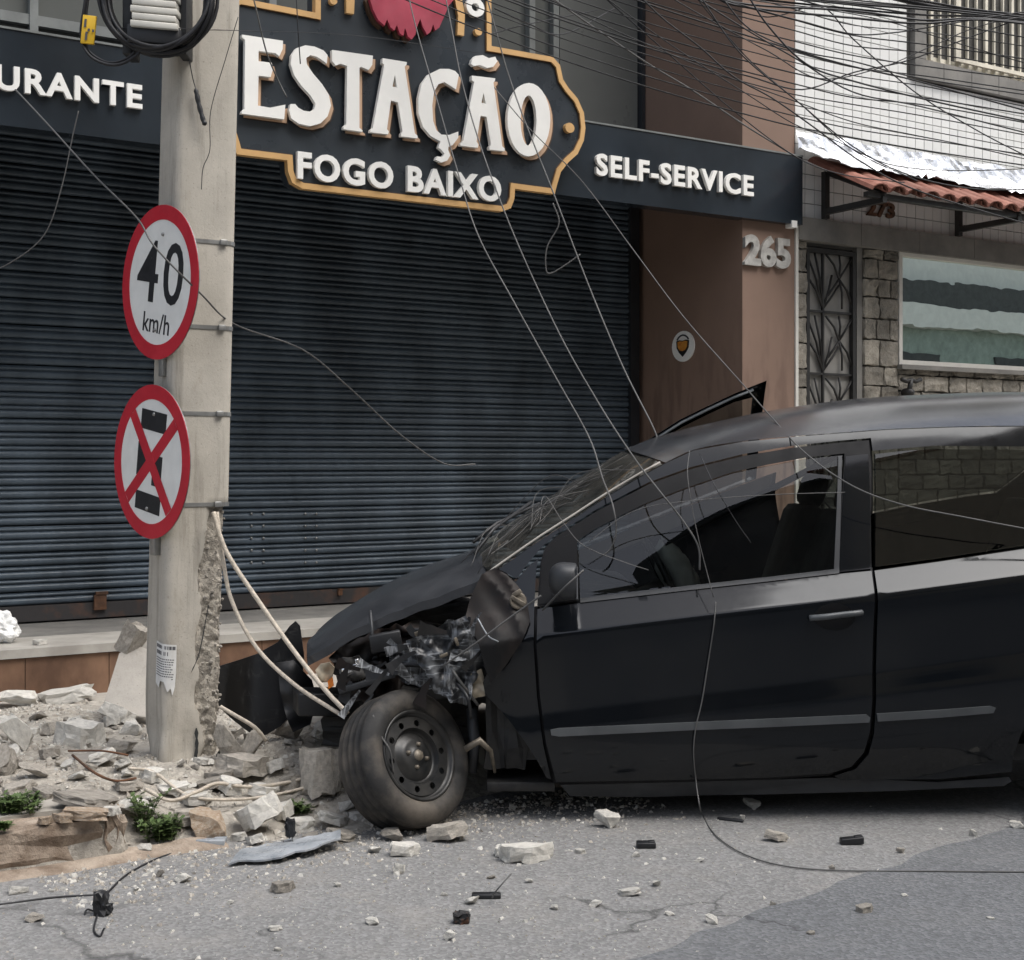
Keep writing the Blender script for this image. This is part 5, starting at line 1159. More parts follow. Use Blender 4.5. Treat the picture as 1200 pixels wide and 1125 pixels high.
def seat(x, y, back=True, w=.24):
    m = MB(); m.obox(Vector((x, y, .52 + roll(x) * .5)), (Vector((1, 0, .12)), Vector((0, 1, 0)), Vector((-.12, 0, 1))), (.25, w, .075), 0, .04); st = m.build('seat', MT['seat'], car)
    m = MB(); m.obox(Vector((x + .34, y, .83 + roll(x) * .5)), (Vector((1, 0, -.32)), Vector((0, 1, 0)), Vector((.32, 0, 1))), (.06, w, .30), 0, .045); m.build('seat_back', MT['seat'], st)
    if w < .4:
        m = MB(); m.obox(Vector((x + .455, y, 1.185 + roll(x) * .5)), (Vector((1, 0, -.32)), Vector((0, 1, 0)), Vector((.32, 0, 1))), (.045, .12, .075), 0, .035); m.build('headrest', MT['seat'], st)
seat(.92, 5.52); seat(.92, 6.25); seat(1.95, YC, w=.6)
# far door, sprung open and lifted by the impact
tip = sd(996, 521); tipP = FAR(Vector((tip[0], S(*tip), tip[1])))
hinge = FAR(Vector((.12, S(.12, .6), .6)))
phi = R(9); tgt = P(897, 446, 6.85)
pit_ = math.atan2(tgt.z - tipP.z, tipP.x - hinge.x) * .93
rotm = Matrix.Rotation(phi, 3, 'Z') @ Matrix.Rotation(-pit_, 3, 'Y')
sh_ = tgt - (hinge + rotm @ (tipP - hinge))
def fdoor(mb):
    for i, v in enumerate(mb.v): mb.v[i] = hinge + rotm @ (v - hinge) + sh_
    mb.n = {}; return mb
od = fdoor(panel(MB(), pp(door_low), .05, far=True, nrm=False)).build('far_door', MT['paint'], car)
od['label'] = 'sprung open far door with its window frame above the roof'
fr_far = pp([(690, 618), (727, 596), (758, 581), (802, 564), (858, 545), (900, 536), (943, 528), (996, 521), (990, 600), (985, 671), (968, 673), (972, 600), (976, 541), (943, 541), (900, 549), (858, 558), (802, 577), (758, 594), (727, 609), (697, 626)])
fdoor(panel(MB(), fr_far, .02, gap=.001, far=True, nrm=False)).build('window_frame', MT['paint'], od)
fdoor(panel(MB(), pp(win), .05, off=.008, gap=.0, far=True, nrm=False)).build('window_glass', MT['cglass'], od)
ins = [(678, 634), (697, 621), (727, 605), (758, 590), (802, 573), (858, 554), (900, 545), (943, 537), (975, 533)]
m = MB(); m.tube([FAR(Vector((x, S(x, z) + .02, z + .012))) for x, z in pp(ins)], .008, 5); fdoor(m).build('chrome_seal', MT['shard'], od)

# torn-off bumper skin jammed between car and pole
def bumpf(X, Zv): return 5.62 + 1.9 * (X + 1.02) ** 2 + .10 * (Zv - .55) - .25 * max(0, X + .86)
def bq(px, py):
    Y = 5.6
    for _ in range(6): p = P(px, py, Y); Y = bumpf(p.x, p.z)
    return (p.x, p.z)
bo = thing('front_bumper', P(305, 858, 5.62), 'torn-off black bumper skin jammed between the pole and the car', 'bumper')
panel(MB(), [bq(*p) for p in [(240, 785), (263, 778), (300, 766), (325, 752), (339, 733), (346, 727), (352, 733), (357, 770), (354, 805), (346, 832), (330, 851), (312, 862), (296, 862), (270, 842), (240, 812)]], .025, fn=bumpf, rim=.012).build('skin', MT['bumper'], bo)
panel(MB(), [bq(*p) for p in [(330, 770), (352, 766), (372, 790), (378, 815), (370, 842), (350, 850), (338, 820)]], .02, fn=lambda X, Zv: bumpf(X, Zv) - .16 + .04 * noise.noise(Vector((X * 12, Zv * 12, 0))), rim=.01).build('inner_reinforcement', MT['black'], bo)
m = MB(); m.obox(P(373, 822, 5.35), (Vector((1, .3, -.05)), Vector((-.3, 1, 0)), Z), (.09, .08, .045), 0, .008); m.build('absorber', MT['black'], bo)

# ================================================================== RUBBLE
def base_z(s, w):
    if w < 0: return 0.0
    if .42 < s < 2.0: return (SWZ + .004) * min(1, w / .46)
    return SWZ
def mound(s, w):
    lim = max(0, min(1, (1.95 - s) / .5)) * max(0, min(1, (W_SIDE + .1 - w) / .5))
    near = max(0, min(1, (w - .34) / .2)) if s < .3 else max(0, min(1, (w + .12 + .25 * (s - .3)) / .25))
    h = .004 + .018 * math.exp(-((s - 1.2) / .5) ** 2 - ((w - .9) / .5) ** 2) + .055 * math.exp(-((s + .6) / 1.0) ** 2 - ((w - 1.3) / .7) ** 2)
    h += .030 * noise.noise(Vector((s * 2.6, w * 2.6, 1))) + .022 * noise.noise(Vector((s * 7, w * 7, 4)))
    return (h + .0) * lim * near - .03 * (1 - lim * near)
def Gz(x, y):
    s, w = kcoord((x, y)); b = base_z(s, w)
    return b + max(0, mound(s, w)) if -3.6 < s < 2 else b
def mf(a, b):
    s = -3.6 + 5.6 * a; w = -.3 + (W_SIDE + .32) * b; q = noise.noise(Vector((s * 23, w * 23, 2))) * .009
    return KP(s, w, base_z(s, w) + mound(s, w) + q)
mbed = MB(); mbed.grid(mf, 150, 80, smooth=False); kind(mbed.build('rubble_bed', MT['rubble']), 'stuff')
def hull(seed, n=16, flat=1.0):
    rr = random.Random(seed); bm = bmesh.new()
    for _ in range(n):
        v = Vector((rr.uniform(-1, 1), rr.uniform(-1, 1), rr.uniform(-1, 1)))
        if v.length > 1.25: v *= 1.25 / v.length
        bm.verts.new(v)
    r = bmesh.ops.convex_hull(bm, input=bm.verts[:]); bmesh.ops.delete(bm, geom=[e for e in r['geom_interior'] if isinstance(e, bmesh.types.BMVert)], context='VERTS')
    bmesh.ops.subdivide_edges(bm, edges=bm.edges[:], cuts=2, use_grid_fill=True); bmesh.ops.triangulate(bm, faces=bm.faces[:])
    for v in bm.verts: v.co += noise.noise_vector(v.co * 2.0 + Vector((seed, 0, 0))) * .16 + noise.noise_vector(v.co * 5.5 + Vector((0, seed, 0))) * .07
    mx = [max(abs(v.co[i]) for v in bm.verts) for i in range(3)]
    for v in bm.verts: v.co = Vector((v.co.x / mx[0] * .5, v.co.y / mx[1] * .5, v.co.z / mx[2] * .5))
    me = bpy.data.meshes.new('concrete_chunk'); bm.to_mesh(me); bm.free(); return me
def slabmesh(seed):
    rr = random.Random(seed); bm = bmesh.new(); n = rr.randint(5, 8); L = []
    for i in range(n):
        a = 2 * math.pi * (i + rr.uniform(-.3, .3)) / n; q = rr.uniform(.75, 1.1); L.append((math.cos(a) * q, math.sin(a) * q))
    top = [bm.verts.new((x * .93, y * .93, .5)) for x, y in L]; bot = [bm.verts.new((x + rr.uniform(-.1, .1), y + rr.uniform(-.1, .1), -.5)) for x, y in L]
    bm.faces.new(top); bm.faces.new(bot[::-1])
    for i in range(n): bm.faces.new((top[i], bot[i], bot[(i + 1) % n], top[(i + 1) % n]))
    bmesh.ops.subdivide_edges(bm, edges=bm.edges[:], cuts=2, use_grid_fill=True); bmesh.ops.triangulate(bm, faces=bm.faces[:])
    for v in bm.verts:
        q = noise.noise_vector(v.co * 1.9 + Vector((seed, 2, 0))); q2 = noise.noise_vector(v.co * 5 + Vector((0, seed, 0))); v.co += Vector((q.x * .2 + q2.x * .07, q.y * .2 + q2.y * .07, q.z * (.26 if abs(v.co.z) < .45 else .16) + q2.z * .06))
    mx = [max(abs(v.co[i]) for v in bm.verts) for i in range(3)]
    for v in bm.verts: v.co = Vector((v.co.x / mx[0] * .5, v.co.y / mx[1] * .5, v.co.z / mx[2] * .5))
    me = bpy.data.meshes.new('concrete_slab'); bm.to_mesh(me); bm.free(); return me
ROCK = {}
for key in ('chunk', 'chunkw', 'chunkb'):
    ROCK[key] = ([hull(i * 7 + 3, 12 + i % 3 * 4) for i in range(9)], [slabmesh(i * 5 + 1) for i in range(8)])
    for g in ROCK[key]:
        for me in g: me.materials.append(MT[key])
def rayg(px, py, up=0.0):
    Yv = 3.0
    while Yv < 9:
        p = P(px, py, Yv)
        if p.z <= Gz(p.x, p.y) + up: return p
        Yv += .01
    return GP(px, py, .15)
def put(me, name, loc, size, rot, sink=.12, ground=None):
    o = bpy.data.objects.new(name, me); COL.objects.link(o); o.scale = size; o.rotation_euler = rot
    Mx = o.rotation_euler.to_matrix() @ Matrix.Diagonal(Vector(size)); lo = min((Mx @ v.co).z for v in me.vertices); hi = max((Mx @ v.co).z for v in me.vertices)
    g = Gz(loc.x, loc.y) if ground is None else ground
    o.location = (loc.x, loc.y, g - lo - (hi - lo) * sink); return o
def rock_px(px, py, wpx, hpx, mt='chunk', slab=False, label='', tilt=0.0, dep=.8, sink=.1, name='concrete_chunk', cat='rubble', group=None, idx=None, yaw=None, lift=None):
    p = rayg(px, py); z = Gz(p.x, p.y)
    k = p.y / FPX; w = wpx * k; h = hpx * k; g = ROCK[mt][1 if slab else 0]; me = g[idx if idx is not None else rnd.randrange(len(g))]
    o = put(me, name, p, (w, w * dep, h), (rnd.uniform(-.1, .1), tilt, rnd.uniform(-.5, .5) if yaw is None else yaw), sink, None if lift is None else z + lift)
    return tag(o, label, cat, group)
def step_z(): return None
# the pieces one can single out
rock_px(95, 872, 66, 30, 'chunkw', True, 'thick pale slab on top of the rubble left of the pole', .06, .7, .1)
rock_px(18, 880, 30, 62, 'chunkw', False, 'long pale bar of concrete standing tilted in the rubble', -.5, .5, .05)
rock_px(76, 822, 72, 16, 'chunkw', True, 'thin pale slab tipped on other rubble below the step', -.12, .6, .15)
rock_px(22, 828, 62, 20, 'chunkw', False, 'low rounded mortar lump against the orange step', 0, .7, .05)
rock_px(105, 944, 84, 13, 'chunk', True, 'broad grey pavement slab tipped toward the kerb', .16, .9, .15)
rock_px(246, 982, 50, 44, 'chunkb', False, 'rusty brown lump of earth and mortar by the weeds', .1, .7, .08)
rock_px(300, 975, 64, 32, 'chunkw', True, 'pale jagged slab leaning toward the front wheel', -.5, .6, .05)
rock_px(263, 893, 28, 52, 'chunk', False, 'upright grey fragment leaning against the foot of the pole', -.6, .7, .05)
rock_px(296, 890, 26, 40, 'chunk', False, 'small upright fragment below the torn bumper skin', .15, .8, .05)
rock_px(286, 908, 70, 24, 'chunk', True, 'flat buff slab lying right of the pole foot', .05, .8, .05)
rock_px(372, 930, 58, 62, 'chunk', True, 'big grey-green concrete block beside the front tyre', .04, .7, .05, idx=2)
rock_px(345, 868, 40, 30, 'chunk', False, 'grey block under the torn bumper skin', .1, .8, .05)
rock_px(615, 1008, 76, 22, 'chunkw', True, 'largest pale flat chunk lying alone on the asphalt', .05, .5, .08)
rock_px(100, 976, 66, 12, 'chunkb', True, 'sandy flat shard lying on the kerb', 0, .5, .1)
rock_px(75, 965, 30, 10, 'chunkb', True, 'small sandy flake lying on the kerb', 0, .6, .1)
rock_px(52, 970, 20, 9, 'chunkb', True, 'tiny sandy flake at the end of the kerb row', 0, .6, .1)
rock_px(160, 958, 44, 22, 'chunkw', False, 'pale block at the broken end of the kerb', .1, .7, .1)
RG = 'pale concrete lumps on the asphalt'
road_list = [(20, 1047, 26, 11), (40, 1080, 24, 10), (215, 1034, 20, 11), (188, 1028, 10, 10), (330, 1044, 34, 12), (475, 1002, 38, 14), (467, 1024, 16, 16), (525, 985, 50, 18), (460, 985, 30, 14), (440, 1000, 20, 8), (710, 970, 30, 20), (910, 986, 28, 10), (835, 1082, 18, 10), (698, 1062, 18, 8), (738, 1049, 28, 6), (1012, 1070, 26, 10), (1192, 972, 18, 12), (770, 1040, 14, 8), (555, 1060, 22, 9), (437, 1084, 18, 9), (527, 1102, 16, 12), (592, 1003, 34, 12), (650, 1066, 12, 6), (1055, 1000, 10, 7), (870, 962, 9, 8), (600, 950, 9, 9), (880, 948, 22, 12), (745, 1004, 12, 6), (820, 1010, 12, 5), (905, 1062, 8, 7), (950, 1098, 10, 7), (785, 1073, 12, 5), (322, 1090, 18, 5), (325, 1115, 10, 5), (975, 1020, 9, 6), (1140, 980, 10, 10), (1160, 1080, 10, 5), (1060, 1053, 8, 5), (640, 945, 14, 8), (680, 1000, 16, 5), (620, 1035, 10, 5), (520, 1050, 9, 5), (575, 1030, 10, 5), (395, 1040, 10, 5), (160, 1045, 8, 5), (270, 1060, 9, 5), (60, 1045, 9, 4), (100, 1005, 22, 12), (130, 1006, 26, 10), (170, 1000, 24, 10)]
for (a, b, w_, h_) in road_list:
    rock_px(a, b, w_, h_, 'chunkw' if rnd.random() < .75 else 'chunk', h_ < w_ * .4, 'pale concrete lump lying loose on the asphalt', rnd.uniform(-.2, .2), .7, .05, 'concrete_lump', 'rubble', RG)
near = [(330, 960, 34, 26), (352, 972, 40, 20), (390, 968, 46, 16), (420, 960, 34, 14), (436, 962, 28, 18), (300, 990, 30, 14), (320, 1000, 26, 12), (280, 985, 24, 12), (365, 985, 26, 10), (400, 985, 40, 12), (405, 950, 24, 16), (270, 930, 40, 22), (310, 935, 46, 20), (340, 925, 36, 26), (230, 940, 44, 18), (200, 930, 50, 20), (180, 915, 40, 22), (150, 925, 40, 16), (190, 960, 44, 18), (215, 968, 38, 16), (140, 880, 40, 26), (155, 860, 30, 26), (120, 895, 36, 18), (60, 890, 36, 18), (40, 910, 44, 16), (15, 900, 36, 22), (90, 915, 30, 14), (20, 930, 50, 16), (55, 935, 40, 14), (130, 850, 26, 18), (320, 905, 30, 20), (260, 915, 44, 18), (245, 925, 36, 14), (60, 860, 30, 20), (35, 865, 26, 16)]
for (a, b, w_, h_) in near:
    rock_px(a, b, w_ * .92, h_ * .75, rnd.choice(('chunk', 'chunkw', 'chunkw')), rnd.random() < .75, 'broken concrete piece in the heap spilled round the pole foot', rnd.uniform(-.35, .35), .8, .12, 'concrete_chunk', 'rubble', 'rubble heap pieces round the pole')
placed = 0
while placed < 250:
    s = rnd.uniform(-2.2, 1.75); w = rnd.uniform(.0, 2.3) if s < .35 else rnd.uniform(-.28, 1.7)
    if s < .35 and w < .36: continue
    p = KP(s, w)
    if (p.xy - pole_c(.15).xy).length < .2 or mound(s, w) < .003: continue
    sz = min(.24, .036 * (1 + rnd.expovariate(1.0))); mt = rnd.choice(('chunk', 'chunk', 'chunkw', 'chunkw'))
    me = rnd.choice(ROCK[mt][rnd.random() < .7]); o = put(me, 'concrete_chunk', p, (sz, sz * rnd.uniform(.6, 1), sz * rnd.uniform(.14, .42)), (rnd.uniform(-.5, .5), rnd.uniform(-.5, .5), rnd.uniform(0, 6.28)), .15)
    tag(o, 'broken concrete piece in the heap spilled round the pole foot', 'rubble', 'rubble heap pieces round the pole'); placed += 1
# crumbs nobody could count
cb = [hull(200 + i, 8) for i in range(3)]; CB = [([v.co.copy() for v in m_.vertices], [tuple(p.vertices) for p in m_.polygons]) for m_ in [bpy.data.meshes.new('x')]] 
tetra = [(Vector((.5, .1, -.4)), Vector((-.45, .4, -.4)), Vector((-.1, -.5, -.4)), Vector((.2, -.1, .45)), Vector((-.25, .2, .35)))]
tf = [(0, 2, 1), (0, 1, 4), (0, 4, 3), (1, 2, 4), (2, 3, 4), (2, 0, 3)]
def crumbs(n, gen, lo, hi, mt, name):
    mb = MB(); k = 0
    while k < n:
        p = gen()
        if p is None: continue
        sz = lo + (hi - lo) * rnd.random() ** 3; E = Matrix.Rotation(rnd.uniform(0, 6.28), 3, 'Z') @ Matrix.Rotation(rnd.uniform(-.4, .4), 3, 'X') @ Matrix.Diagonal(Vector((sz, sz * rnd.uniform(.6, 1), sz * rnd.uniform(.35, .7))))
        mb.add([p + E @ v + Z * sz * .12 for v in tetra[0]], tf); k += 1
    return kind(mb.build(name, mt), 'stuff')
def gen_heap():
    s = rnd.uniform(-2.4, 1.8); w = rnd.uniform(-.25, 2.3)
    if mound(s, w) < .002: return None
    p = KP(s, w); return Vector((p.x, p.y, Gz(p.x, p.y)))
crumbs(6500, gen_heap, .006, .038, MT['chunk'], 'rubble_crumbs'); crumbs(4000, gen_heap, .005, .03, MT['chunkw'], 'mortar_crumbs')
def gen_road():
    d = rnd.random() ** 1.2
    px = rnd.gauss(480, 330); py = 945 + rnd.random() ** 1.2 * 185
    p = GP(px, py); s, w = kcoord(p)
    if w > -.03: return None
    return p
crumbs(750, gen_road, .003, .013, MT['chunkw'], 'road_grit'); crumbs(1500, gen_road, .003, .011, MT['chunk'], 'grey_grit'); crumbs(260, gen_road, .008, .024, MT['chunkw'], 'pale_chips')
def gen_near():
    s = rnd.uniform(.1, 2.4); w = -abs(rnd.gauss(0, .28))
    return KP(s, w)
crumbs(2600, gen_near, .005, .026, MT['chunk'], 'kerbside_grit'); crumbs(900, gen_near, .005, .030, MT['chunkw'], 'pale_kerbside_grit')

# leaning slab and block behind the pole
sl0 = thing('leaning_slab', P(140, 832, 6.2), 'smooth grey concrete slab propped against the step behind the pole', 'slab')
def slabF(a, b, c): return P(118 + a * 62, 835 - b * 84 + 6 * a, 6.15 + b * .25 + c)
MB().extr([[(0.0, 0), (1.0, 0), (1.0, .92), (.62, 1.0), (.35, .85)]], lambda a, b, c: slabF(a, b, c), .10, 0).build('slab', MT['concrete'], sl0)
o = put(ROCK['chunk'][1][3], 'concrete_block', P(157, 760, 6.4), (.14, .10, .17), (.2, .45, .2), 0, P(157, 772, 6.4).z); tag(o, 'small block balanced on top of the propped grey slab', 'rubble')
# carrier bag on the step
bg_ = MB(); bc = FA(*fp(2, 758, -.3), -.3); bc.z = TREADZ
def bagf(a, b):
    th = math.pi * a; ph = 2 * math.pi * b; q = Vector((math.sin(th) * math.cos(ph), math.sin(th) * math.sin(ph), math.cos(th))); k = 1 + .35 * noise.noise(q * 2.2 + Vector((4, 0, 0))) + .15 * noise.noise(q * 6)
    return bc + Vector((q.x * .085 * k, q.y * .07 * k, max(.0, .06 + q.z * .075 * k + .03 * max(0, q.z) ** 4)))
bg_.grid(bagf, 20, 28, smooth=False); tag(bg_.build('plastic_bag', MT['bag']), 'crumpled white plastic bag left on the stone step', 'bag')
q = FA(*fp(46, 757, -.1), -.1); q.z = TREADZ; tag(put(ROCK['chunkw'][1][2], 'mortar_flake', q, (.085, .06, .03), (0, 0, .3), .0, TREADZ), 'small white mortar flake on the step edge', 'rubble')

# ------------------------------------------------------------------ weeds
def weed(px, py, n, hgt, spread, label, seed):
    rr = random.Random(seed); p = rayg(px, py); p.z = Gz(p.x, p.y) - .005; t = thing('weed', p, label, 'weed'); lv = MB(); st = MB()
    for i in range(n):
        a = rr.uniform(0, 6.28); r = rr.uniform(0, spread); b = p + Vector((math.cos(a) * r, math.sin(a) * r * .6, 0)); h = hgt * rr.uniform(.5, 1.0)
        d = Vector((math.cos(a), math.sin(a), 0)) * rr.uniform(.1, .5) * h; w = rr.uniform(.003, .006)
        pts = crom([b, b + d * .3 + Z * h * .6, b + d + Z * h], 3); st.tube(pts, .0012, 4)
        for q in pts[1:]:
            for _ in range(3):
                an = rr.uniform(0, 6.28); l = rr.uniform(.012, .03); dd = Vector((math.cos(an), math.sin(an), rr.uniform(-.2, .7))).normalized(); sdv = dd.cross(Z).normalized() * l * .28
                lv.add([q, q + dd * l * .5 + sdv, q + dd * l, q + dd * l * .5 - sdv], [(0, 1, 2, 3)])
    lv.build('leaves', MT['leaf'], t); st.build('stems', MT['leaf'], t)
weed(16, 952, 60, .065, .085, 'low bushy green weed growing at the rubble edge above the kerb', 3)
weed(188, 985, 46, .085, .06, 'leafy green weed growing out of the broken kerb', 5)
weed(168, 975, 16, .15, .03, 'tall thin grass tuft beside the broken kerb', 8)
weed(352, 952, 14, .05, .03, 'small dark weed between rubble and the grey block', 9)
weed(6, 985, 10, .025, .02, 'tiny weed sprouting on the dirty kerb', 12)

# ------------------------------------------------------------------ fallen cables, wires and car scraps
cable('frayed_cable', [P(250, 600, 5.34), P(258, 628, 5.33), P(270, 655, 5.32), P(300, 700, 5.28), P(340, 757, 5.2), P(378, 805, 5.1), P(407, 836, 5.02)], .0095, MT['rope'], 'upper pale frayed cable strung from the pole to the tyre', sm=8)
cable('frayed_cable', [P(254, 600, 5.36), P(262, 660, 5.34), P(272, 705, 5.32), P(300, 758, 5.26), P(345, 802, 5.16), P(400, 838, 5.04)], .0085, MT['rope'], 'lower pale frayed cable strung from the pole to the tyre')
def gz_px(L, up=.012):
    out = []
    for px, py in L:
        p = rayg(px, py, up); out.append(p)
    return out
cable('frayed_cable', gz_px([(398, 896), (370, 908), (330, 918), (290, 922), (255, 918), (230, 928), (200, 938), (170, 925)], .05), .007, MT['rope'], 'pale cable lying over the rubble up to the tyre')
cable('frayed_cable', gz_px([(404, 910), (350, 925), (300, 935), (250, 937), (215, 930), (180, 905), (150, 900)], .04), .006, MT['rope'], 'thin pale cable snaking through the rubble heap')
cable('frayed_cable', [P(258, 828, 5.3), P(275, 838, 5.3), P(298, 852, 5.32), P(312, 868, 5.35)], .008, MT['rope'], 'short pale cable stub below the torn bumper')
cable('rebar', gz_px([(85, 885), (110, 905), (135, 915), (160, 912)], .05), .005, MT['rust'], 'rusty bent reinforcing bar in the rubble left of pole', 'rebar')
cable('rebar', gz_px([(80, 880), (120, 880), (150, 885)], .07), .004, MT['rust'], 'straight rusty reinforcing bar lying on pale slab rubble', 'rebar')
cable('fallen_wire', gz_px([(-30, 1062), (0, 1060), (60, 1052), (110, 1049)], .004), .0035, MT['cable'], 'black wire on the asphalt running into the splice clump')
cable('fallen_wire', gz_px([(124, 1048), (150, 1024), (190, 1004), (228, 994), (260, 988)], .004), .0035, MT['cable'], 'black wire on the asphalt leading from clump to kerb')
q = GP(118, 1072); ck = thing('splice_clump', q, 'black taped wire clump with loose loops on the asphalt', 'wire clump')
m = MB(); lump(m, q + Vector((0, 0, .035)), (.018, .018, .034), 4, .012, 3); lump(m, q + Vector((.02, 0, .02)), (.014, .012, .012), 6, .006, 2); m.build('tape_lump', MT['black'], ck)
m = MB(); m.tube(crom([P(116, 1070, 4.1), P(102, 1066, 4.08), P(100, 1076, 4.05), P(112, 1078, 4.07)], 5), .003, 5); m.tube(crom([GP(114, 1072, .01), GP(110, 1090, .004), GP(117, 1097, .004), GP(122, 1088, .004)], 5), .003, 5); m.build('wire_loops', MT['cable'], ck)
q = GP(338, 985); ck = thing('hanging_splice', GP(342, 1008), 'black taped splice hanging on a thin wire above the grey shard', 'splice')
m = MB(); lump(m, P(340, 970, 4.75), (.014, .012, .03), 8, .012, 3); m.build('tape_lump', MT['black'], ck); m = MB(); m.tube([P(342, 980, 4.75), P(346, 1000, 4.72), P(346, 1016, 4.68)], .0018, 5); m.tube(crom([P(332, 985, 4.75), P(334, 994, 4.73), P(344, 990, 4.74)], 4), .002, 5); m.build('wire', MT['gcable'], ck)
# plastic scraps
sh_p = [(268, 1016), (282, 1000), (310, 996), (340, 992), (370, 992), (400, 988), (398, 996), (370, 1004), (345, 1008), (330, 1014), (300, 1014)]
def shf(a, b, c): p = GP(a, b); p.z = .018 + .03 * max(0, (a - 300) / 100) + .012 * noise.noise(Vector((a * .05, b * .1, 0))) + c; return p
tag(MB().extr([spiky(sh_p, 1.2, 9, 5)], shf, -.006, 0).build('plastic_shard', MT['shard']), 'scuffed grey car trim shard lying flat on the asphalt', 'car debris')
def scrap(px, py, h, ax, mt, label, up=.0):
    p = GP(px, py); m = MB(); m.obox(p + Z * (h[2] + up), ax, h, 0, .003); m.obox(p + Z * (h[2] * 1.6 + up) + ax[0].normalized() * h[0] * .5, (ax[0], ax[1], Vector((.4, 0, 1))), (h[0] * .35, h[1] * .6, h[2] * .8), 0, .002); return tag(m.build('car_scrap', MT[mt]), label, 'car debris')
X_ = Vector((1, 0, 0)); Y_ = Vector((0, 1, 0))
scrap(757, 993, (.033, .02, .010), (X_, Y_, Z), 'black', 'small black plastic clip on the asphalt in front of the door')
scrap(998, 989, (.04, .018, .012), (X_ + Z * .1, Y_, Z), 'black', 'black bracket scrap on the asphalt below the door handle')
scrap(570, 1052, (.045, .016, .007), (X_, Y_, Z), 'black', 'thin black clip with a wire tail on the asphalt')
p_ = GP(541, 1081); m = MB(); lump(m, p_ + Z * .016, (.022, .018, .014), 12, .012, 3); tag(m.build('car_scrap', M('charred_part', (.012, .011, .011), .6, col2=(.16, .06, .025), scale=22, thr=(.55, .68))), 'small black and rusty part on the asphalt beside a lump', 'car debris')
scrap(856, 962, (.05, .008, .005), (X_ - Y_ * .5, Y_ + X_ * .5, Z), 'black', 'slim black strip on the asphalt below the sill')
scrap(248, 990, (.05, .03, .012), (X_, Y_, Z), 'shard', 'grey plastic fragment beside the rubble edge')
cable('fallen_wire', [GP(577, 1052, .012), GP(580, 1046, .04), GP(590, 1034, .07), GP(599, 1024, .08)], .0025, MT['gcable'], 'short grey wire tail curling up from the thin clip')
wd = [(838, 705), (836, 730), (830, 770), (822, 820), (815, 850), (812, 880), (815, 915)]
pts = []
for a, b in wd: x, z = sd(a, b); pts.append(Vector((x, S(x, z) - .016, z)))
pts += [P(820, 945, 5.03), GP(823, 954, .006), GP(838, 978, .005), GP(870, 1000, .005), GP(915, 1014, .005), GP(980, 1020, .005), GP(1100, 1021, .008), GP(1250, 1022, .008)]
cable('fallen_wire', pts, .0026, MT['gcable'], 'thin grey wire hanging down the car door onto the road')
# downed wires from the upper left onto the car
cable('downed_wire', [P(466, -60, 6.9), P(487, 30, 6.7), P(510, 110, 6.5), P(536, 200, 6.3), P(560, 275, 6.1), P(600, 350, 5.9), P(650, 440, 5.7), P(690, 512, 5.5), P(706, 560, 5.3), P(718, 592, 5.12), P(722, 622, 5.1), P(716, 642, 5.1), P(708, 650, 5.1)], .0034, MT['gcable'], 'grey downed wire hanging down to the windscreen pillar and curling', 'wire')
cable('downed_wire', [P(515, -40, 6.9), P(545, 110, 6.6), P(590, 245, 6.3), P(650, 380, 6.0), P(700, 470, 5.7), P(742, 535, 5.35), P(770, 572, 5.1), P(800, 610, 5.08), P(818, 640, 5.08), P(820, 668, 5.08)], .0034, MT['gcable'], 'grey downed wire crossing the shutter to the door window', 'wire')
cable('downed_wire', [P(560, -40, 7.6), P(600, 100, 7.4), P(650, 230, 7.1), P(690, 335, 6.9), P(730, 430, 6.6), P(765, 500, 6.3), P(775, 530, 5.9)], .004, MT['gcable'], 'thin dark downed wire ending behind the windscreen', 'wire')
cable('downed_wire', [P(560, 80, 8.2), P(620, 150, 7.9), P(680, 210, 7.5), P(740, 290, 7.0), P(800, 370, 6.5), P(870, 450, 5.9), P(905, 490, 5.6), P(945, 532, 5.22), P(1000, 570, 5.10), P(1060, 592, 5.08), P(1130, 606, 5.07), P(1230, 625, 5.07)], .0028, MT['gcable'], 'long grey wire drooping across the roof and rear side window', 'wire')
cable('downed_wire', [P(648, 238, 7.3), P(655, 262, 7.3), P(641, 290, 7.3), P(640, 316, 7.3), P(646, 320, 7.3), P(662, 311, 7.3), P(680, 298, 7.3)], .0042, MT['gcable'], 'short hooked wire end dangling before the wide shutter', 'wire')
cable('downed_wire', [P(18, 105, 5.9), P(60, 150, 5.7), P(110, 205, 5.5), P(160, 255, 5.25), P(182, 290, 5.15), P(236, 345, 5.2), P(275, 380, 5.5), P(355, 410, 6.0), P(410, 455, 6.3), P(470, 510, 6.6), P(520, 543, 6.8), P(557, 544, 6.9)], .0036, MT['gcable'], 'thin wire sagging past the speed sign toward the shutter', 'wire')
cable('downed_wire', [P(92, 130, 6.5), P(85, 160, 6.5), P(72, 220, 6.5), P(52, 275, 6.5), P(12, 308, 6.5), P(-30, 325, 6.5)], .0028, MT['gcable'], 'faint thin wire hanging before the left shutter', 'wire')
cable('downed_wire', [P(288, -40, 5.6), P(300, 10, 5.6), P(312, 60, 5.65), P(325, 92, 5.7), P(336, 114, 5.7)], .0034, MT['gcable'], 'pale wire end hanging before the first big sign letter', 'wire')
cable('downed_wire', [P(346, -30, 6.2), P(349, 30, 6.2), P(352, 75, 6.25)], .0028, MT['cable'], 'short black wire end hanging over the sign top', 'wire')
cable('downed_wire', [P(636, 715, 5.0), P(660, 690, 4.86), P(684, 668, 4.88)], .0036, MT['gcable'], 'grey wire end resting on the wing mirror', 'wire')
cable('downed_wire', [P(520, 780, 4.98), P(560, 752, 4.96), P(600, 722, 4.96), P(634, 698, 4.93)], .0042, MT['gcable'], 'grey wire stretched across the torn wing', 'wire')
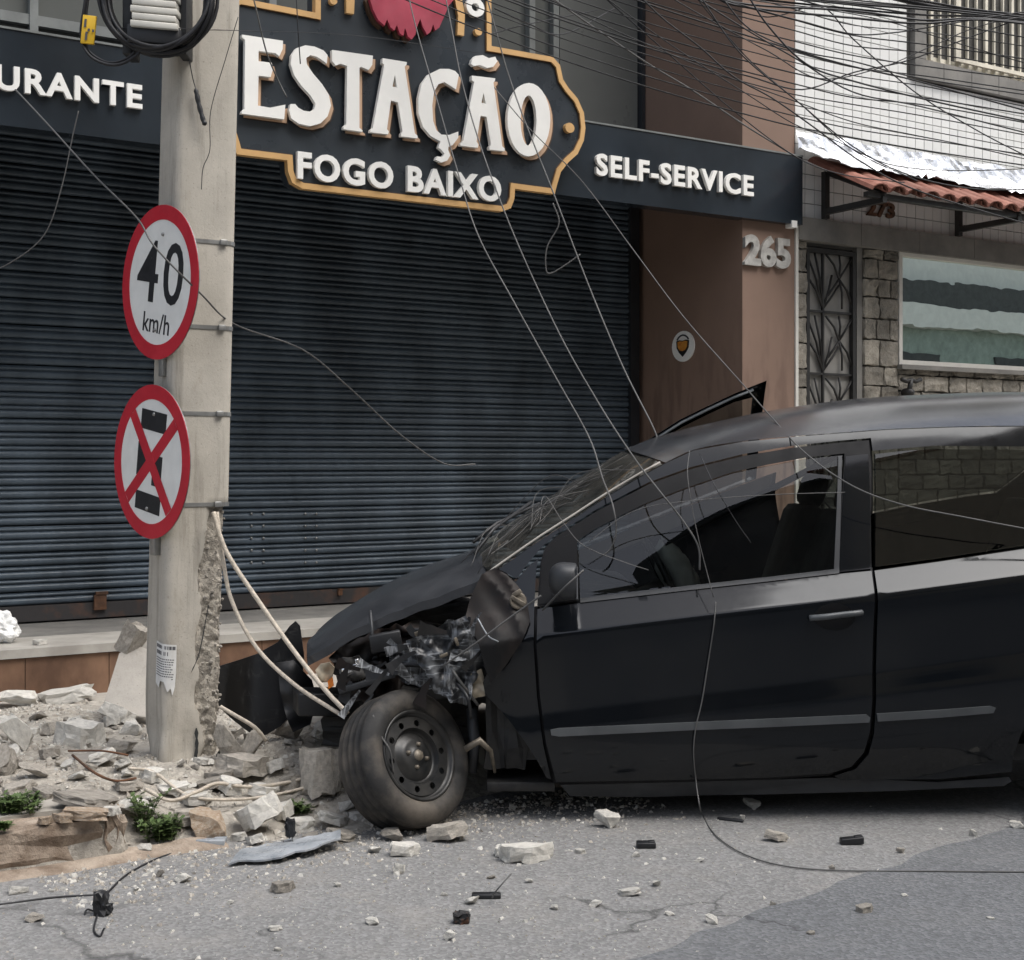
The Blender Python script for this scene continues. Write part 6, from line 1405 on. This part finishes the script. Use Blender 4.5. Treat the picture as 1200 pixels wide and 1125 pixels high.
for k, L in enumerate(([(540, 660, 5.3), (575, 625, 5.35), (610, 600, 5.4), (650, 588, 5.45), (690, 575, 5.5)], [(552, 650, 5.6), (590, 610, 5.7), (640, 560, 5.8), (670, 563, 5.8), (690, 580, 5.7)], [(640, 598, 5.3), (634, 592, 5.25), (640, 582, 5.3), (660, 612, 5.15), (685, 640, 5.09), (735, 660, 5.08), (760, 668, 5.08)], [(560, 672, 5.2), (580, 640, 5.25), (610, 610, 5.35), (640, 590, 5.4)],
                       [(820, 532, 5.2), (838, 570, 5.09), (862, 610, 5.08), (880, 636, 5.07)], [(690, 635, 5.08), (740, 600, 5.08), (800, 588, 5.09), (900, 580, 5.09), (990, 577, 5.08)], [(808, 528, 5.25), (806, 560, 5.12), (816, 620, 5.08), (836, 700, 5.04)])):
    lab = ['wire draped along the lower edge of the windscreen', 'looped wire resting on the middle of the windscreen', 'kinked wire over the pillar into the door window', 'wire tangled at the wiper by the bonnet edge', 'short dark wire over the middle of the door window', 'wire lying level across the door window', 'straight wire hanging from roof edge over the door glass'][k]
    cable('tangled_wire', [P(*q) for q in L], .0017, MT['cable'] if k in (0, 1, 3, 4) else MT['gcable'], lab, 'wire')

for k in range(9):
    rr = random.Random(70 + k); x0 = rr.uniform(545, 640); y0 = 668 - (x0 - 545) * .62; L = [P(x0, y0, 5.35), P(x0 + rr.uniform(5, 30), y0 - rr.uniform(15, 45), 5.4 + rr.uniform(0, .2)), P(x0 + rr.uniform(40, 70), y0 - rr.uniform(40, 65), 5.5), P(x0 + rr.uniform(85, 120), y0 - rr.uniform(60, 80), 5.4)]
    cable('tangled_wire', L, .0015, MT['gcable'], 'fine slack wire tangled over the windscreen', 'wire', 'fine wires tangled on the windscreen')
# ------------------------------------------------------------------ overhead cables (upper right)
def over(L, r, lab, dep=(7.4, 8.6), mt='cable'):
    if L[0][0] > 600:
        f_ = L[0]; k_ = max(.25, min(1.2, (L[1][1] - f_[1]) / (L[1][0] - f_[0]))); ex = []; y_ = f_[1]; x_ = f_[0]
        while y_ > -90: x_ -= 60; y_ -= 60 * k_; k_ = min(1.2, k_ * 1.08); ex.append((x_, y_))
        L = ex[::-1] + L
    if L[-1][0] > 1195:
        sl_ = (L[-1][1] - L[-2][1]) / (L[-1][0] - L[-2][0]); e_ = L[-1]
        L = L + [(e_[0] + 110 * q, e_[1] + sl_ * 110 * q * (1 - .06 * q)) for q in range(1, 8)]
    x0, x1 = L[0][0], L[-1][0]; pts = [P(a, b, dep[0] + (dep[1] - dep[0]) * ((a - x0) / (x1 - x0))) for a, b in L]
    cable('overhead_cable', pts, r, MT[mt], lab, 'cable', None if lab != OG else 'overhead street cables', 6, 6)
OG = 'black overhead cable crossing in front of the tiled house'
for i in range(9):
    y = i * 3.6 - 14; over([(720 + i * 14, y - 26 - rnd.uniform(0, 14)), (860, y - 10 + rnd.uniform(-3, 3)), (1000, y + 4 + rnd.uniform(-3, 3)), (1080, y + 12 + rnd.uniform(-3, 3)), (1150, 12 + i * 1.4), (1260, 22 + i * 1.6)], rnd.uniform(.0045, .008), OG)
over([(1085, 6), (1130, 12), (1160, 16), (1200, 24), (1290, 38)], .017, 'thick bundled black cable run above the tiled house window', (7.8, 8.4))
L_ = [[(735, -20), (775, 20), (820, 55), (860, 90), (905, 115), (955, 150), (1010, 190), (1080, 225), (1230, 270)],
      [(800, -40), (830, 10), (870, 65), (930, 115), (1000, 172), (1068, 206), (1150, 222), (1240, 220)],
      [(795, -30), (836, 22), (880, 72), (936, 120), (1002, 177), (1075, 212)],
      [(866, -20), (900, 30), (945, 75), (1000, 95), (1100, 120), (1240, 150)],
      [(840, -10), (880, 35), (940, 60), (1000, 72), (1080, 92), (1230, 115)],
      [(870, 40), (935, 60), (1000, 78), (1075, 95), (1240, 140)],
      [(880, 0), (960, 10), (1040, 25), (1120, 50), (1240, 85)],
      [(650, 0), (700, 35), (760, 75), (810, 105), (870, 145), (935, 185)],
      [(900, 20), (962, 8), (1000, 46), (1071, 107), (1140, 150), (1199, 181), (1260, 210)],
      [(940, 105), (1000, 85), (1060, 72), (1120, 50), (1200, 20)],
      [(1000, 40), (1050, 38), (1100, 30), (1160, 20), (1240, 8)],
      [(930, 118), (1000, 143), (1070, 158), (1130, 170), (1240, 195)],
      [(935, 70), (1000, 108), (1080, 125), (1240, 165)],
      [(900, 60), (960, 92), (1030, 80), (1090, 55), (1150, 30), (1230, 14)],
      [(875, 110), (930, 145), (980, 165), (1040, 192), (1120, 200), (1240, 196)],
      [(780, 60), (860, 130), (935, 185), (990, 205), (1060, 214)],
      [(580, 10), (620, 28), (660, 40), (720, 10)], [(575, 40), (620, 28), (700, 12)]]
for i, L in enumerate(L_):
    over(L, rnd.uniform(.0028, .0050), OG if i < 16 and i != 7 else ['grey slack cable slanting down before the brown pillar', '', '', '', '', '', '', '', '', 'thin cable crossing the dark upper pane beside sign', 'second thin cable crossing the dark upper pane'][i - 7], (7.2, 8.8), 'gcable' if i == 7 else 'cable')
for i in range(13):
    y = 12 + i * 12.5; over([(930, y - 14), (1000, y + rnd.uniform(-3, 5)), (1090, y + 14 + rnd.uniform(-3, 3)), (1240, y + 40 + rnd.uniform(-6, 6))], rnd.uniform(.0028, .0042), OG)

# ================================================================== ACROSS THE STREET (seen only as reflections)
def XS(s, z, t): return O + U * s + N * t + Z * z
def block(name, s0, s1, t0, dep, h, mt, label, floors, roofm):
    b = thing(name, XS((s0 + s1) / 2, 0, t0), label, 'building')
    MB().fbox(s0, s1, 0, h, t0, t0 + dep).build('wall', mt, b); MB().fbox(s0 - .2, s1 + .2, h + .002, h + .25, t0 - .25, t0 + dep).build('roof', roofm, b)
    n = int((s1 - s0) / 2.4)
    for f in range(floors):
        for i in range(n):
            a = s0 + (s1 - s0) * (i + .25) / n; z = 1.0 + f * min(2.6, (h - .6) / floors)
            w = MB().fbox(a, a + 1.2, z, z + 1.4, t0 - .03, t0 + .05).build('window', MT['cream2'], b); MB().fbox(a + .06, a + 1.14, z + .06, z + 1.34, t0 - .05, t0 - .032).build('pane', MT['opwin'], w)
TX = W_SIDE + 12.5
block('apartment_building', -2.0, 18.5, TX, 9, 15.5, MT['beige'], 'beige apartment block across the street, reflected in the glass', 3, MT['roofred'])
gbl = thing('added_gabled_building', XS(-4, 0, TX), 'dark gabled building added across the street for the reflection in the door window', 'building')  # unseen, added to give the door glass a dark sloping edge to reflect
MB().extr([[(-5.9, 0), (-2.05, 0), (-2.05, 14.2), (-2.5, 13.8), (-4.9, 10.9), (-5.9, 10.6)]], XS, TX + 8, TX).build('wall', MT['opgable'], gbl)
MB().extr([[(-6.2, 10.45), (-5.9, 10.62), (-4.9, 10.92), (-2.5, 13.82), (-2.06, 14.22), (-2.06, 14.5), (-2.6, 14.05), (-5.0, 11.15), (-6.3, 10.7)]], XS, TX + 8, TX - .3).build('roof', MT['opdark'], gbl)
block('low_shop_building', -18, -6.2, TX + 1, 8, 5.2, MT['opdark'], 'low dark-fronted shop row across the street, reflected in the car', 1, MT['roofred'])
gb = thing('green_shop_building', XS(30, 0, TX), 'grey-green shop across the street with white parapet band', 'building')
MB().fbox(18.8, 60, 0, 4.5, TX, TX + 8).build('wall', MT['opgreen'], gb); MB().fbox(18.8, 60, 4.502, 5.0, TX - .3, TX + 8).build('parapet', MT['cream2'], gb); MB().fbox(18.8, 60, 5.002, 5.75, TX + .6, TX + 8).build('roof', MT['opdark'], gb); MB().fbox(18.8, 60, 5.752, 10, TX + 1.2, TX + 8).build('added_upper_floor', MT['cream2'], gb)  # pale top storey added so the house window reflects wall, not bright sky
for i in range(6):
    w = MB().fbox(20.5 + i * 6, 24.5 + i * 6, 1, 3.9, TX - .04, TX + .02).build('window', MT['opdark'], gb)
    for k in range(2): MB().fbox(20.8 + i * 6 + k * 1.8, 22.3 + i * 6 + k * 1.8, 1.4, 3.6, TX - .07, TX - .042).build('pane', MT['opwin'], w)
kind(MB().box8([XS(-60, -.05, TX + .8), XS(60, -.05, TX + .8), XS(60, -.05, TX - 2), XS(-60, -.05, TX - 2), XS(-60, .15, TX + .8), XS(60, .15, TX + .8), XS(60, .15, TX - 2), XS(-60, .15, TX - 2)]).build('far_sidewalk', MT['sidewalk']), 'structure')
